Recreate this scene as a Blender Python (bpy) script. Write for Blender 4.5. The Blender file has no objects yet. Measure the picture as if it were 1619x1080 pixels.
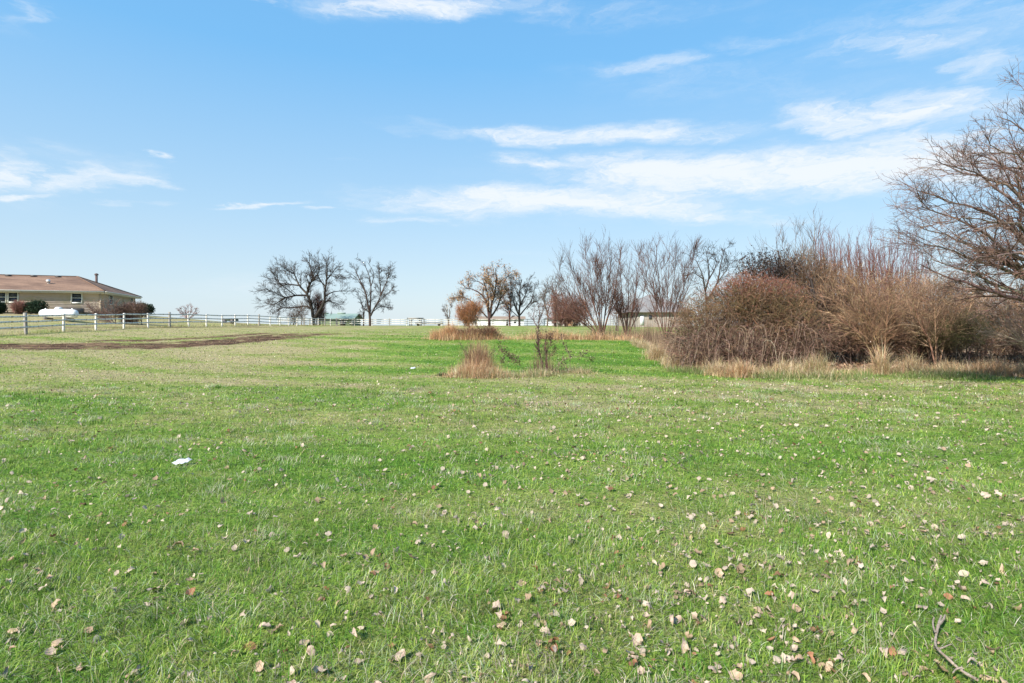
import bpy, math, random
import numpy as np
from mathutils import Vector

rng = np.random.default_rng(7)
random.seed(7)
scene = bpy.context.scene
COL = scene.collection

# ------------------------------------------------------------------ camera, world, sun
F, CX, HY, CAMH = 900.0, 809.5, 510.0, 1.5      # focal length and horizon in photograph pixels
cam_d = bpy.data.cameras.new('camera')
cam = bpy.data.objects.new('camera', cam_d); COL.objects.link(cam)
cam.location = (0, 0, CAMH); cam.rotation_euler = (math.radians(90), 0, 0)
cam_d.sensor_width = 36; cam_d.lens = 36 * F / 1619
cam_d.shift_y = -(540 - HY) / 1619
cam_d.clip_end = 9000; cam_d.clip_start = 0.05
scene.camera = cam
SUN_EL, SUN_AZ = 36.0, 218.0                     # compass style: 0 = +Y, clockwise
sd = bpy.data.lights.new('sun', 'SUN'); so = bpy.data.objects.new('sun', sd); COL.objects.link(so)
sd.energy = 5.0; sd.angle = math.radians(0.6); sd.color = (1.0, 0.955, 0.88)
a, e = math.radians(SUN_AZ), math.radians(SUN_EL)
to_sun = Vector((math.sin(a) * math.cos(e), math.cos(a) * math.cos(e), math.sin(e)))
so.rotation_euler = to_sun.to_track_quat('Z', 'Y').to_euler()
scene.view_settings.view_transform = 'Standard'; scene.view_settings.look = 'None'
scene.view_settings.gamma = 1; scene.view_settings.use_curve_mapping = False
scene.view_settings.exposure = 0.85

world = bpy.data.worlds.new('World'); scene.world = world; world.use_nodes = True
wt = world.node_tree; wt.nodes.clear()
def N(tree, typ, **kw):
    n = tree.nodes.new(typ)
    for k, v in kw.items():
        if k == 'ins':
            for kk, vv in v.items():
                if hasattr(vv, 'is_output'): tree.links.new(vv, n.inputs[kk])
                else: n.inputs[kk].default_value = vv
        else: setattr(n, k, v)
    return n
def M(tree, op, a_, b_=None, c_=None, clamp=False):
    ins = {0: a_}
    if b_ is not None: ins[1] = b_
    if c_ is not None: ins[2] = c_
    return N(tree, 'ShaderNodeMath', operation=op, use_clamp=clamp, ins=ins).outputs[0]
tc = N(wt, 'ShaderNodeTexCoord')
sep = N(wt, 'ShaderNodeSeparateXYZ', ins={0: tc.outputs['Generated']})
zc = M(wt, 'MAXIMUM', sep.outputs[2], 0.012)
dirv = N(wt, 'ShaderNodeCombineXYZ', ins={0: sep.outputs[0], 1: sep.outputs[1], 2: zc})
nrm = N(wt, 'ShaderNodeVectorMath', operation='NORMALIZE', ins={0: dirv.outputs[0]})
sky = N(wt, 'ShaderNodeTexSky', sky_type='NISHITA', sun_disc=False)
sky.sun_elevation = math.radians(SUN_EL); sky.sun_rotation = math.radians(SUN_AZ)
sky.air_density = 1.0; sky.dust_density = 0.6; sky.ozone_density = 1.6; sky.altitude = 200
wt.links.new(nrm.outputs[0], sky.inputs[0])
az = M(wt, 'ARCTAN2', sep.outputs[0], sep.outputs[1])
el = M(wt, 'ARCSINE', sep.outputs[2])
ae = N(wt, 'ShaderNodeCombineXYZ', ins={0: az, 1: el, 2: 0.0})
# wind-stretched warp for ragged cloud edges
wmap = N(wt, 'ShaderNodeMapping', ins={0: ae.outputs[0], 'Scale': (6, 22, 1), 'Rotation': (0, 0, 0.1)})
wn = N(wt, 'ShaderNodeTexNoise', ins={'Vector': wmap.outputs[0], 'Scale': 1.0, 'Detail': 6.0, 'Roughness': 0.6})
wsub = N(wt, 'ShaderNodeVectorMath', operation='SUBTRACT', ins={0: wn.outputs['Color'], 1: (0.5, 0.5, 0.5)})
wmul = N(wt, 'ShaderNodeVectorMath', operation='MULTIPLY', ins={0: wsub.outputs[0], 1: (0.34, 0.06, 0)})
aew = N(wt, 'ShaderNodeVectorMath', operation='ADD', ins={0: ae.outputs[0], 1: wmul.outputs[0]})
CL = [(660,6,210,24,.95,0),(400,0,70,6,.4,0),(870,14,90,22,.4,-5),(910,217,330,16,.9,0),(850,254,90,14,.8,-3),
      (1110,278,340,34,1.15,0),(1330,264,260,44,1.25,2),(1450,246,170,46,1.2,4),(1560,250,160,50,.8,5),(850,318,320,27,1.15,0),
      (1010,320,190,30,1.0,-2),(1140,340,100,14,.8,-2),(1390,180,230,30,1.05,3),(1480,160,110,32,.9,4),(1410,74,190,18,.6,2),
      (1050,102,130,16,.5,6),(1200,70,110,14,.4,8),(1590,90,100,30,.6,12),(1540,18,200,30,.5,3),(975,14,60,26,.35,15),
      (18,270,70,32,.95,-15),(135,280,110,26,.8,3),(55,310,120,8,.9,0),(400,325,85,6,.85,4),(272,256,32,8,.7,-15),
      (520,329,45,4,.6,0),(655,344,90,9,.65,0),(830,402,120,12,.25,0),(400,452,170,16,.28,2),(20,18,60,34,.4,-20),
      (110,240,70,8,.3,-10),(240,320,50,6,.4,0),(1080,222,120,10,.6,4),(560,256,30,6,.25,0),(1250,430,300,20,.25,0),(1100,290,480,60,.38,0),(1350,175,300,60,.35,2),(1430,60,330,50,.42,3),(1150,120,240,40,.32,3),(90,285,150,45,.35,0),(850,330,350,40,.3,0),(1000,30,200,30,.3,4)]
acc = None
for (px, py, hw, hh, st, tilt) in CL:
    u = (px - CX) / F; v = (HY - py) / F
    ca = math.atan(u); ce = math.atan(v * math.cos(ca))
    sw = 1.15 * hw / F * math.cos(ca) ** 2; sh = 1.3 * hh / F * math.cos(ce) * math.cos(ca)
    s1 = N(wt, 'ShaderNodeVectorMath', operation='SUBTRACT', ins={0: aew.outputs[0], 1: (ca, ce, 0)})
    r1 = N(wt, 'ShaderNodeVectorRotate', rotation_type='Z_AXIS', ins={0: s1.outputs[0], 'Angle': -(math.radians(tilt) - math.atan(v * math.sin(ca)))})
    m1 = N(wt, 'ShaderNodeVectorMath', operation='MULTIPLY', ins={0: r1.outputs[0], 1: (1 / sw, 1 / sh, 0)})
    l1 = N(wt, 'ShaderNodeVectorMath', operation='LENGTH', ins={0: m1.outputs[0]})
    mr = N(wt, 'ShaderNodeMapRange', interpolation_type='SMOOTHSTEP', ins={0: l1.outputs['Value'], 1: 1.25, 2: 0.0, 3: 0.0, 4: st})
    acc = mr.outputs[0] if acc is None else M(wt, 'MAXIMUM', acc, mr.outputs[0])
smap = N(wt, 'ShaderNodeMapping', ins={0: aew.outputs[0], 'Scale': (9, 45, 1), 'Rotation': (0, 0, 0.12)})
sn = N(wt, 'ShaderNodeTexNoise', ins={'Vector': smap.outputs[0], 'Scale': 1.0, 'Detail': 9.0, 'Roughness': 0.62})
smap2 = N(wt, 'ShaderNodeMapping', ins={0: aew.outputs[0], 'Scale': (60, 60, 1), 'Rotation': (0, 0, 0.9)})
sn2 = N(wt, 'ShaderNodeTexNoise', ins={'Vector': smap2.outputs[0], 'Scale': 1.0, 'Detail': 5.0, 'Roughness': 0.6})
tex = M(wt, 'ADD', M(wt, 'MULTIPLY', sn.outputs[0], 1.5), M(wt, 'MULTIPLY', sn2.outputs[0], 0.9))
dens = M(wt, 'MULTIPLY', acc, M(wt, 'ADD', tex, -0.4))
# faint thin cirrus all round the sky, also behind the camera
gmap = N(wt, 'ShaderNodeMapping', ins={0: ae.outputs[0], 'Scale': (2.2, 9, 1), 'Location': (3, 1, 0)})
gn = N(wt, 'ShaderNodeTexNoise', ins={'Vector': gmap.outputs[0], 'Scale': 1.0, 'Detail': 7.0, 'Roughness': 0.55})
gm = N(wt, 'ShaderNodeMapRange', ins={0: gn.outputs[0], 1: 0.5, 2: 0.85, 3: 0.0, 4: 0.3})
cov = N(wt, 'ShaderNodeMapRange', interpolation_type='SMOOTHSTEP', ins={0: M(wt, 'ADD', dens, gm.outputs[0]), 1: 0.08, 2: 1.0, 3: 0.0, 4: 0.93})
# clear winter sky: the physical sky blended with the measured colour of the air by height
SKY_CLOUD = (6.0, 6.35, 6.7, 1)
ramp = N(wt, 'ShaderNodeValToRGB', ins={0: M(wt, 'DIVIDE', el, 1.5708, clamp=True)})
re_ = ramp.color_ramp.elements
re_[0].position = 0; re_[0].color = (.76, .90, .985, 1); re_[1].position = 1; re_[1].color = (.17, .38, .74, 1)
for p_, c_ in ((.05, (.68, .87, .99, 1)), (.115, (.53, .81, 1.04, 1)), (.27, (.24, .635, 1.08, 1)), (.5, (.17, .50, .98, 1))):
    q_ = re_.new(p_); q_.color = c_
rs = N(wt, 'ShaderNodeMix', data_type='RGBA', blend_type='MULTIPLY', ins={0: 1.0, 6: ramp.outputs[0], 7: (6.05, 6.1, 6.25, 1)})
mh = N(wt, 'ShaderNodeMix', data_type='RGBA', ins={0: .8, 6: sky.outputs[0], 7: rs.outputs[2]})
mc = N(wt, 'ShaderNodeMix', data_type='RGBA', ins={0: cov.outputs[0], 6: mh.outputs[2], 7: SKY_CLOUD})
bg = N(wt, 'ShaderNodeBackground', ins={0: mc.outputs[2], 1: 0.085})
N(wt, 'ShaderNodeOutputWorld', ins={0: bg.outputs[0]})

# ------------------------------------------------------------------ helpers
def P3(px, py, Y):                                # photograph pixel + distance -> world point
    return np.array([(px - CX) / F * Y, Y, CAMH - (py - HY) / F * Y])

def smooth01(t): t = np.clip(t, 0, 1); return t * t * (3 - 2 * t)
def vnoise(x, y, seed=0):
    x = np.asarray(x, float); y = np.asarray(y, float)
    xi = np.floor(x).astype(np.int64); yi = np.floor(y).astype(np.int64)
    fx = x - xi; fy = y - yi; fx = fx * fx * (3 - 2 * fx); fy = fy * fy * (3 - 2 * fy)
    def h(i, j):
        n = (i * 374761393 + j * 668265263 + seed * 1442695041) & 0xFFFFFFFF
        n = ((n ^ (n >> 13)) * 1274126177) & 0xFFFFFFFF
        return ((n ^ (n >> 16)) & 0xFFFF) / 65535.0
    return (h(xi, yi) * (1 - fx) + h(xi + 1, yi) * fx) * (1 - fy) + (h(xi, yi + 1) * (1 - fx) + h(xi + 1, yi + 1) * fx) * fy
def fbm(x, y, seed=0, octv=4):
    s = 0; amp = 0.5; tot = 0
    for k in range(octv):
        s = s + amp * vnoise(x * 2 ** k + 17.3 * k, y * 2 ** k - 9.1 * k, seed + k); tot += amp; amp *= 0.5
    return s / tot

def mesh_np(name, V, faces, col=None, smooth=False):
    V = np.asarray(V, dtype=np.float32).reshape(-1, 3)
    me = bpy.data.meshes.new(name)
    me.vertices.add(len(V)); me.vertices.foreach_set('co', V.ravel())
    fl = [np.asarray(f, dtype=np.int32) for f in faces if len(f)]
    loops = np.concatenate([f.ravel() for f in fl])
    sizes = np.concatenate([np.full(len(f), f.shape[1], dtype=np.int32) for f in fl])
    starts = np.concatenate([[0], np.cumsum(sizes)[:-1]]).astype(np.int32)
    me.loops.add(len(loops)); me.loops.foreach_set('vertex_index', loops)
    me.polygons.add(len(sizes)); me.polygons.foreach_set('loop_start', starts)
    me.polygons.foreach_set('loop_total', sizes)
    me.update(calc_edges=True)
    if smooth: me.polygons.foreach_set('use_smooth', np.ones(len(sizes), dtype=bool))
    if col is not None:
        c = np.ones((len(V), 4), dtype=np.float32); c[:, :3] = col
        at = me.color_attributes.new('Col', 'FLOAT_COLOR', 'POINT'); at.data.foreach_set('color', c.ravel())
    return me

class MB:                                         # small mesh collector
    def __init__(s): s.v = []; s.f = []; s.n = 0; s.c = []
    def add(s, V, faces, col=None):
        V = np.asarray(V, float).reshape(-1, 3)
        for f in faces:
            f = np.asarray(f, int)
            if len(f): s.f.append(f.reshape(-1, f.shape[-1]) + s.n)
        s.v.append(V); s.n += len(V)
        s.c.append(np.broadcast_to(np.array([.5, .5, .5]) if col is None else col, (len(V), 3)))
        return s
    def box(s, c, h, ax=((1, 0, 0), (0, 1, 0), (0, 0, 1)), taper=1.0):
        c = np.array(c, float); A = np.array(ax, float)
        V = []
        for sz in (-1, 1):
            k = 1.0 if sz < 0 else taper
            for sx, sy in ((-1, -1), (1, -1), (1, 1), (-1, 1)):
                V.append(c + A[0] * sx * h[0] * k + A[1] * sy * h[1] * k + A[2] * sz * h[2])
        return s.add(V, [[[0, 3, 2, 1], [4, 5, 6, 7], [0, 1, 5, 4], [1, 2, 6, 5], [2, 3, 7, 6], [3, 0, 4, 7]]])
    def cyl(s, p0, p1, r0, r1=None, n=12, caps=True):
        p0 = np.array(p0, float); p1 = np.array(p1, float); r1 = r0 if r1 is None else r1
        T = p1 - p0; T /= np.linalg.norm(T); U = np.cross(T, (0.3, 0.9, 0.2)); U /= np.linalg.norm(U); W = np.cross(T, U)
        a_ = np.arange(n) * 2 * np.pi / n; ring = np.cos(a_)[:, None] * U + np.sin(a_)[:, None] * W
        V = np.concatenate([p0 + ring * r0, p1 + ring * r1, [p0], [p1]])
        i = np.arange(n); j = (i + 1) % n
        fs = [np.stack([i, j, j + n, i + n], 1)]
        if caps: fs += [np.stack([j, i, np.full(n, 2 * n)], 1), np.stack([i + n, j + n, np.full(n, 2 * n + 1)], 1)]
        return s.add(V, fs)
    def mesh(s, name, loc=(0, 0, 0), smooth=False, usecol=False):
        V = np.concatenate(s.v) - np.array(loc, float)
        by = {}
        for f in s.f: by.setdefault(f.shape[1], []).append(f)
        return mesh_np(name, V, [np.concatenate(x) for x in by.values()], np.concatenate(s.c) if usecol else None, smooth)

def thing(name, label, cat, loc=(0, 0, 0), group=None):
    o = bpy.data.objects.new(name, None); COL.objects.link(o); o.location = tuple(float(q) for q in loc)
    o.empty_display_size = 0.3
    o['label'] = label; o['category'] = cat
    if group: o['group'] = group
    return o
def obj(name, me, mat, parent=None, kind=None, label=None, cat=None, group=None, loc=(0, 0, 0)):
    o = bpy.data.objects.new(name, me); COL.objects.link(o); o.location = tuple(float(q) for q in loc)
    if mat and not me.materials: me.materials.append(mat)
    if parent: o.parent = parent
    if kind: o['kind'] = kind
    if label: o['label'] = label
    if cat: o['category'] = cat
    if group: o['group'] = group
    return o
def part(name, mb, mat, parent, usecol=False, smooth=False, kind=None, label=None, sub=None):
    """mesh built in world coordinates, stored relative to the thing's base (sub = part it hangs under)"""
    if name in ('twigs', 'foliage', 'dead_foliage', 'crown', 'blades', 'vine_stems', 'stems'): kind = 'stuff'      # thousands of pieces too fine to pick apart
    return obj(name, mb.mesh(name, tuple(parent.location), smooth, usecol), mat, sub or parent, kind, label)

# ------------------------------------------------------------------ materials
def mat_new(name):
    m = bpy.data.materials.new(name); m.use_nodes = True; m.node_tree.nodes.clear(); return m, m.node_tree
def noise_mat(name, c1, c2, scale=8, rough=0.8, bump=0.0, stretch=(1, 1, 1), detail=6, lo=0.3, hi=0.7, spec=0.3, metal=0.0, c3=None, s3=1.5):
    m, t = mat_new(name)
    tcn = N(t, 'ShaderNodeTexCoord')
    mp = N(t, 'ShaderNodeMapping', ins={0: tcn.outputs['Object'], 'Scale': stretch})
    nz = N(t, 'ShaderNodeTexNoise', ins={'Vector': mp.outputs[0], 'Scale': scale, 'Detail': detail, 'Roughness': 0.65})
    mr = N(t, 'ShaderNodeMapRange', ins={0: nz.outputs[0], 1: lo, 2: hi})
    mx = N(t, 'ShaderNodeMix', data_type='RGBA', ins={0: mr.outputs[0], 6: (*c1, 1), 7: (*c2, 1)})
    out = mx.outputs[2]
    if c3:
        n3 = N(t, 'ShaderNodeTexNoise', ins={'Vector': tcn.outputs['Object'], 'Scale': s3, 'Detail': 5.0, 'Roughness': 0.7})
        r3 = N(t, 'ShaderNodeMapRange', ins={0: n3.outputs[0], 1: 0.5, 2: 0.62})
        out = N(t, 'ShaderNodeMix', data_type='RGBA', ins={0: r3.outputs[0], 6: out, 7: (*c3, 1)}).outputs[2]
    bs = N(t, 'ShaderNodeBsdfPrincipled', ins={'Base Color': out, 'Roughness': rough, 'Specular IOR Level': spec, 'Metallic': metal})
    if bump:
        b = N(t, 'ShaderNodeBump', ins={'Strength': bump, 'Distance': 0.02, 'Height': nz.outputs[0]})
        t.links.new(b.outputs[0], bs.inputs['Normal'])
    N(t, 'ShaderNodeOutputMaterial', ins={0: bs.outputs[0]})
    return m
def col_mat(name, rough=0.75, translucent=0.0, nscale=None, spec=0.25):
    m, t = mat_new(name)
    at = N(t, 'ShaderNodeAttribute', attribute_name='Col')
    c = at.outputs['Color']
    if nscale:
        tcn = N(t, 'ShaderNodeTexCoord')
        nz = N(t, 'ShaderNodeTexNoise', ins={'Vector': tcn.outputs['Object'], 'Scale': nscale, 'Detail': 4.0})
        mr = N(t, 'ShaderNodeMapRange', ins={0: nz.outputs[0], 1: 0.3, 2: 0.7, 3: 0.6, 4: 1.35})
        c = N(t, 'ShaderNodeMix', data_type='RGBA', blend_type='MULTIPLY', ins={0: 1.0, 6: c, 7: mr.outputs[0]}).outputs[2]
    bs = N(t, 'ShaderNodeBsdfPrincipled', ins={'Base Color': c, 'Roughness': rough, 'Specular IOR Level': spec})
    out = bs.outputs[0]
    if translucent:
        tr = N(t, 'ShaderNodeBsdfTranslucent', ins={0: c})
        out = N(t, 'ShaderNodeMixShader', ins={0: translucent, 1: out, 2: tr.outputs[0]}).outputs[0]
    N(t, 'ShaderNodeOutputMaterial', ins={0: out})
    return m
M_grass = col_mat('grass_blades', 0.6, 0.35, spec=0.2)
M_dry = col_mat('dry_grass_blades', 0.7, 0.25)
M_twig = col_mat('twig_bark', 0.85, 0.0, nscale=6)
M_dleaf = col_mat('dead_leaves', 0.7, 0.25)
M_white = noise_mat('weathered_white_paint', (.58, .55, .48), (.78, .76, .71), 5, .6, .2, c3=(.30, .26, .19), s3=3.5)
M_grey = noise_mat('bare_weathered_wood', (.16, .14, .12), (.42, .39, .34), 9, .85, .4, (1, 1, 5))
M_siding = noise_mat('tan_siding', (.45, .36, .295), (.52, .43, .36), 1.3, .7, .1, (1, 1, 3), c3=(.42, .35, .24), s3=0.5)
M_siding2 = noise_mat('tan_trim', (.40, .33, .25), (.46, .39, .3), 3, .6)
M_cream = noise_mat('cream_trim', (.58, .54, .46), (.68, .64, .56), 3, .55)
M_wintrim = noise_mat('window_vinyl', (.66, .65, .58), (.74, .73, .66), 3, .4)
M_metal = noise_mat('galvanised_metal', (.5, .5, .5), (.62, .62, .6), 8, .45, metal=.6)
M_dark = noise_mat('dark_metal', (.05, .045, .045), (.10, .09, .085), 8, .5)
M_pipe = noise_mat('rusty_flue_pipe', (.07, .04, .035), (.14, .09, .08), 9, .6)
M_found = noise_mat('dark_foundation', (.10, .09, .08), (.2, .18, .16), 4, .9)
M_tank = noise_mat('white_tank_paint', (.74, .74, .72), (.8, .8, .79), 3, .35, c3=(.6, .59, .56), s3=2)
M_stain = noise_mat('paper', (.44, .45, .48), (.62, .63, .66), 14, .6, .3)
M_greenroof = noise_mat('green_metal_roof', (.20, .27, .22), (.25, .32, .265), 2, .45)
M_greenwall = noise_mat('olive_green_wall', (.15, .19, .10), (.2, .24, .13), 2, .8, c3=(.25, .27, .18), s3=.7)
M_greyroof = noise_mat('grey_shingle_roof', (.17, .16, .155), (.24, .225, .21), 1.5, .9, c3=(.2, .15, .13), s3=.3)
M_brownroof = noise_mat('brown_low_roof', (.22, .16, .11), (.3, .22, .16), 2, .9)
M_whitewall = noise_mat('white_wall', (.62, .64, .67), (.72, .73, .75), 2, .7)
M_beige = noise_mat('beige_wall', (.44, .38, .3), (.52, .45, .37), 2, .8)
M_barnwall = noise_mat('grey_barn_siding', (.26, .23, .2), (.34, .3, .26), 2, .85)
M_wood = noise_mat('brown_boards', (.30, .17, .08), (.42, .26, .13), 4, .8, stretch=(4, 4, 1))
M_bark_s = noise_mat('fallen_stick_bark', (.20, .14, .10), (.46, .37, .29), 40, .85, .5)
def glass_mat():
    m, t = mat_new('window_glass')
    tcn = N(t, 'ShaderNodeTexCoord')
    nz = N(t, 'ShaderNodeTexNoise', ins={'Vector': tcn.outputs['Object'], 'Scale': 1.2, 'Detail': 2.0})
    b = N(t, 'ShaderNodeBump', ins={'Strength': 0.15, 'Distance': 0.05, 'Height': nz.outputs[0]})
    bs = N(t, 'ShaderNodeBsdfPrincipled', ins={'Base Color': (.03, .04, .055, 1), 'Roughness': .08, 'Normal': b.outputs[0]})
    N(t, 'ShaderNodeOutputMaterial', ins={0: bs.outputs[0]}); return m
M_glass = glass_mat()
def roof_mat():
    m, t = mat_new('brown_asphalt_shingles')
    tcn = N(t, 'ShaderNodeTexCoord')
    mp = N(t, 'ShaderNodeMapping', ins={0: tcn.outputs['Object'], 'Scale': (0.28, 1.0, 1.6), 'Rotation': (0, .5, .3)})
    n1 = N(t, 'ShaderNodeTexNoise', ins={'Vector': mp.outputs[0], 'Scale': .8, 'Detail': 6.0, 'Roughness': .6, 'Distortion': .6})
    n2 = N(t, 'ShaderNodeTexNoise', ins={'Vector': tcn.outputs['Object'], 'Scale': 9.0, 'Detail': 4.0})
    r1 = N(t, 'ShaderNodeMapRange', ins={0: n1.outputs[0], 1: .36, 2: .62})
    mx = N(t, 'ShaderNodeMix', data_type='RGBA', ins={0: r1.outputs[0], 6: (.14, .085, .06, 1), 7: (.25, .155, .105, 1)})
    r2 = N(t, 'ShaderNodeMapRange', ins={0: n2.outputs[0], 1: .3, 2: .7, 3: .8, 4: 1.2})
    mm = N(t, 'ShaderNodeMix', data_type='RGBA', blend_type='MULTIPLY', ins={0: 1.0, 6: mx.outputs[2], 7: r2.outputs[0]})
    bs = N(t, 'ShaderNodeBsdfPrincipled', ins={'Base Color': mm.outputs[2], 'Roughness': .9, 'Specular IOR Level': .2})
    N(t, 'ShaderNodeOutputMaterial', ins={0: bs.outputs[0]}); return m
M_roof = roof_mat()

# ------------------------------------------------------------------ terrain
ctrl = [(-20,0,0),(0,0,0),(20,0,0),(-10,6,0),(10,6,0),(-20,10,.02),(0,12,0),(20,10,0),(-8,15,0),(-16,16,.04),(6,16,0),(14,15,0),(24,16,.0),
        (-27,28,.41),(-18,30,.47),(-12,22,.14),(-31,36.3,.77),(-31,45,1.0),(-31,60,1.06),(-31,75,1.02),(-31,90,.95),(-31,102,.93),(-36,30,.6),(-34,20,.25),
        (-40,50,1.78),(-36,51,1.36),(-52,62,2.42),(-46,66,2.5),(-62,58,2.4),(-50,80,2.45),(-70,75,2.5),(-42,66,2.05),(-40.6,72,1.9),(-40,85,1.3),(-60,40,1.6),(-45,40,1.3),
        (-8,20,.0),(0,20,.0),(-4,30,.66),(4,30,.66),(0,25,.27),(-10,30,.55),(0,40,.78),(0,50,.82),(0,75,.88),(0,100,.93),(20,100,.93),(-15,75,.92),(-20,50,.88),(-15,38,.72),(40,100,.9),
        (5,20,.02),(10,18,.02),(15,18,.05),(7,27,.5),(15,30,.4),(25,30,.4),(20,60,.7),(60,60,.6),(30,15,.0),(60,20,0),(-80,100,1.5),(60,110,.8),(-80,20,.8),(-60,0,.2),(60,0,0),(-60,110,1.2)]
cp = np.array(ctrl, float)
def kern(d): return d
Dm = np.linalg.norm(cp[:, None, :2] - cp[None, :, :2], axis=2)
n_ = len(cp); Am = np.zeros((n_ + 1, n_ + 1)); Am[:n_, :n_] = kern(Dm); Am[:n_, n_] = 1; Am[n_, :n_] = 1
Am[:n_, :n_] -= np.eye(n_) * 0.6
wts = np.linalg.solve(Am, np.concatenate([cp[:, 2], [0]]))
xs = np.unique(np.round(np.concatenate([np.arange(-38, 26, .3), -38 - (np.cumsum(.35 * 1.16 ** np.arange(48))), 26 + np.cumsum(.35 * 1.16 ** np.arange(48))]), 3))
ys = np.unique(np.round(np.concatenate([np.arange(-3, 40, .24), 40 + np.cumsum(.3 * 1.085 ** np.arange(82)), -3 - np.cumsum(.5 * 1.3 ** np.arange(20))]), 3))
GX, GY = np.meshgrid(xs, ys)
def rbf(X, Y):
    s = np.full(X.shape, wts[-1])
    for k in range(n_): s += wts[k] * np.hypot(X - cp[k, 0], Y - cp[k, 1])
    return s
def polyd(X, Y, pts):                             # distance to a polyline
    best = np.full(np.shape(X), 1e9)
    for (x0, y0), (x1, y1) in zip(pts[:-1], pts[1:]):
        dx, dy = x1 - x0, y1 - y0
        t = np.clip(((X - x0) * dx + (Y - y0) * dy) / (dx * dx + dy * dy), 0, 1)
        best = np.minimum(best, np.hypot(X - x0 - t * dx, Y - y0 - t * dy))
    return best
def pxg(px, Y): return ((px - CX) / F * Y, Y)
mud_paths = [[pxg(-60, 27.5), pxg(60, 27.4), pxg(150, 27.2), pxg(250, 27.6), pxg(330, 29.5), pxg(420, 33), pxg(480, 37.5), pxg(500, 38)],
             [pxg(100, 28.6), pxg(220, 29), pxg(340, 31), pxg(400, 34.5), pxg(450, 38.5)],
             [pxg(170, 31.5), pxg(250, 32), pxg(330, 34.5), pxg(420, 40)], [pxg(140, 26.2), pxg(260, 26.6), pxg(350, 29)]]
def mudf(X, Y):
    m = np.zeros(np.shape(X))
    for k, pth in enumerate(mud_paths):
        d = polyd(X, Y, pth) + (fbm(X * .9, Y * .9, 31 + k) - .5) * .9
        m = np.maximum(m, 1 - smooth01((d - (.7, .35, .3, .2)[k]) / (2.4, 1.2, 1.3, .8)[k]))
    d = polyd(X, Y, mud_paths[0]) + (fbm(X * .5, Y * .5, 77) - .5) * 3
    m = np.maximum(m, .62 * (1 - smooth01((d - .9) / 2.6)))
    d2 = polyd(X, Y, [(-36, 41), (-28.5, 55), (-28, 70)]) + (fbm(X * .5, Y * .5, 78) - .5) * 3
    m = np.maximum(m, .5 * (1 - smooth01((d2 - .6) / 2)))
    return m * smooth01(fbm(X * 1.2, Y * 4.2, 5) * 3.0 - .45)
def litterf(X, Y):
    e = np.array([pxg(*p) for p in ((985, 29.5), (1020, 25.5), (1050, 21.5), (1095, 18.6), (1150, 17.2), (1300, 17.2), (1500, 17.6), (1700, 16.8), (2100, 15))])
    yb = np.interp(X, e[:, 0], e[:, 1], left=99)
    return smooth01((Y + (fbm(X, Y, 91) - .5) * 1.2 - yb) / .8) * (X > e[0, 0]) * (1 - smooth01((Y - 31 - .3 * X) / 4))
def dryf(X, Y):                                   # 0 lush green .. 1 straw
    base = fbm(X * .22 + 5, Y * .45, 11) * .55 + fbm(X * .9, Y * 1.5, 12) * .45
    d = smooth01((base - .33) / .42)
    band = np.exp(-((Y - 13.5) / 4.5) ** 2) * .24 + np.exp(-((Y - 24) / 5) ** 2) * smooth01((-X - 4) / 8) * .35
    left = smooth01((-X / np.maximum(Y, 1) - .0) / .6) * smooth01((Y - 9) / 12) * .35
    farc = smooth01((Y - 31) / 6) * .3
    stripe = .2 * np.sin((Y * .95 + X * .5 + fbm(X * .15, Y * .15, 3) * 5) * 2.1) * smooth01((Y - 7) / 5)
    lush = np.exp(-((Y - 25) / 5) ** 2) * smooth01((X + 8) / 5) * smooth01((11 - X) / 7) * .2
    return np.clip(.16 + d * .45 + band + left + farc + stripe - lush - .08 * (1 - smooth01((Y - 4) / 5)), 0, 1)
H = rbf(GX, GY)
rr = np.hypot(GX, GY)
far = smooth01((rr - 112) / 40)
H = H * (1 - far) + far * (.85 - .0125 * (rr - 112))
sidefar = smooth01((np.abs(GX) - 85) / 40) * smooth01((150 - GY) / 60)
H = H * (1 - sidefar) + sidefar * np.minimum(H, .6)
H += (fbm(GX * .5, GY * .5, 2) - .5) * .09 + (fbm(GX * 2.3, GY * 2.3, 4) - .5) * .035 * (rr < 60)
mudg = mudf(GX, GY)
lit = litterf(GX, GY)
H += -mudg * .05 + mudg * (fbm(GX * 3, GY * 3, 6) - .5) * .16
def hz_at(X, Y):
    X = np.asarray(X, float); Y = np.asarray(Y, float)
    i = np.clip(np.searchsorted(xs, X) - 1, 0, len(xs) - 2); j = np.clip(np.searchsorted(ys, Y) - 1, 0, len(ys) - 2)
    fx = (X - xs[i]) / (xs[i + 1] - xs[i]); fy = (Y - ys[j]) / (ys[j + 1] - ys[j])
    return (H[j, i] * (1 - fx) + H[j, i + 1] * fx) * (1 - fy) + (H[j + 1, i] * (1 - fx) + H[j + 1, i + 1] * fx) * fy
nx, ny = len(xs), len(ys)
idx = np.arange(nx * ny).reshape(ny, nx)
quads = np.stack([idx[:-1, :-1], idx[:-1, 1:], idx[1:, 1:], idx[1:, :-1]], -1).reshape(-1, 4)
gcol = np.stack([dryf(GX, GY), mudg, lit], -1).reshape(-1, 3)
gme = mesh_np('ground', np.stack([GX, GY, H], -1), [quads], gcol, True)
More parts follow.
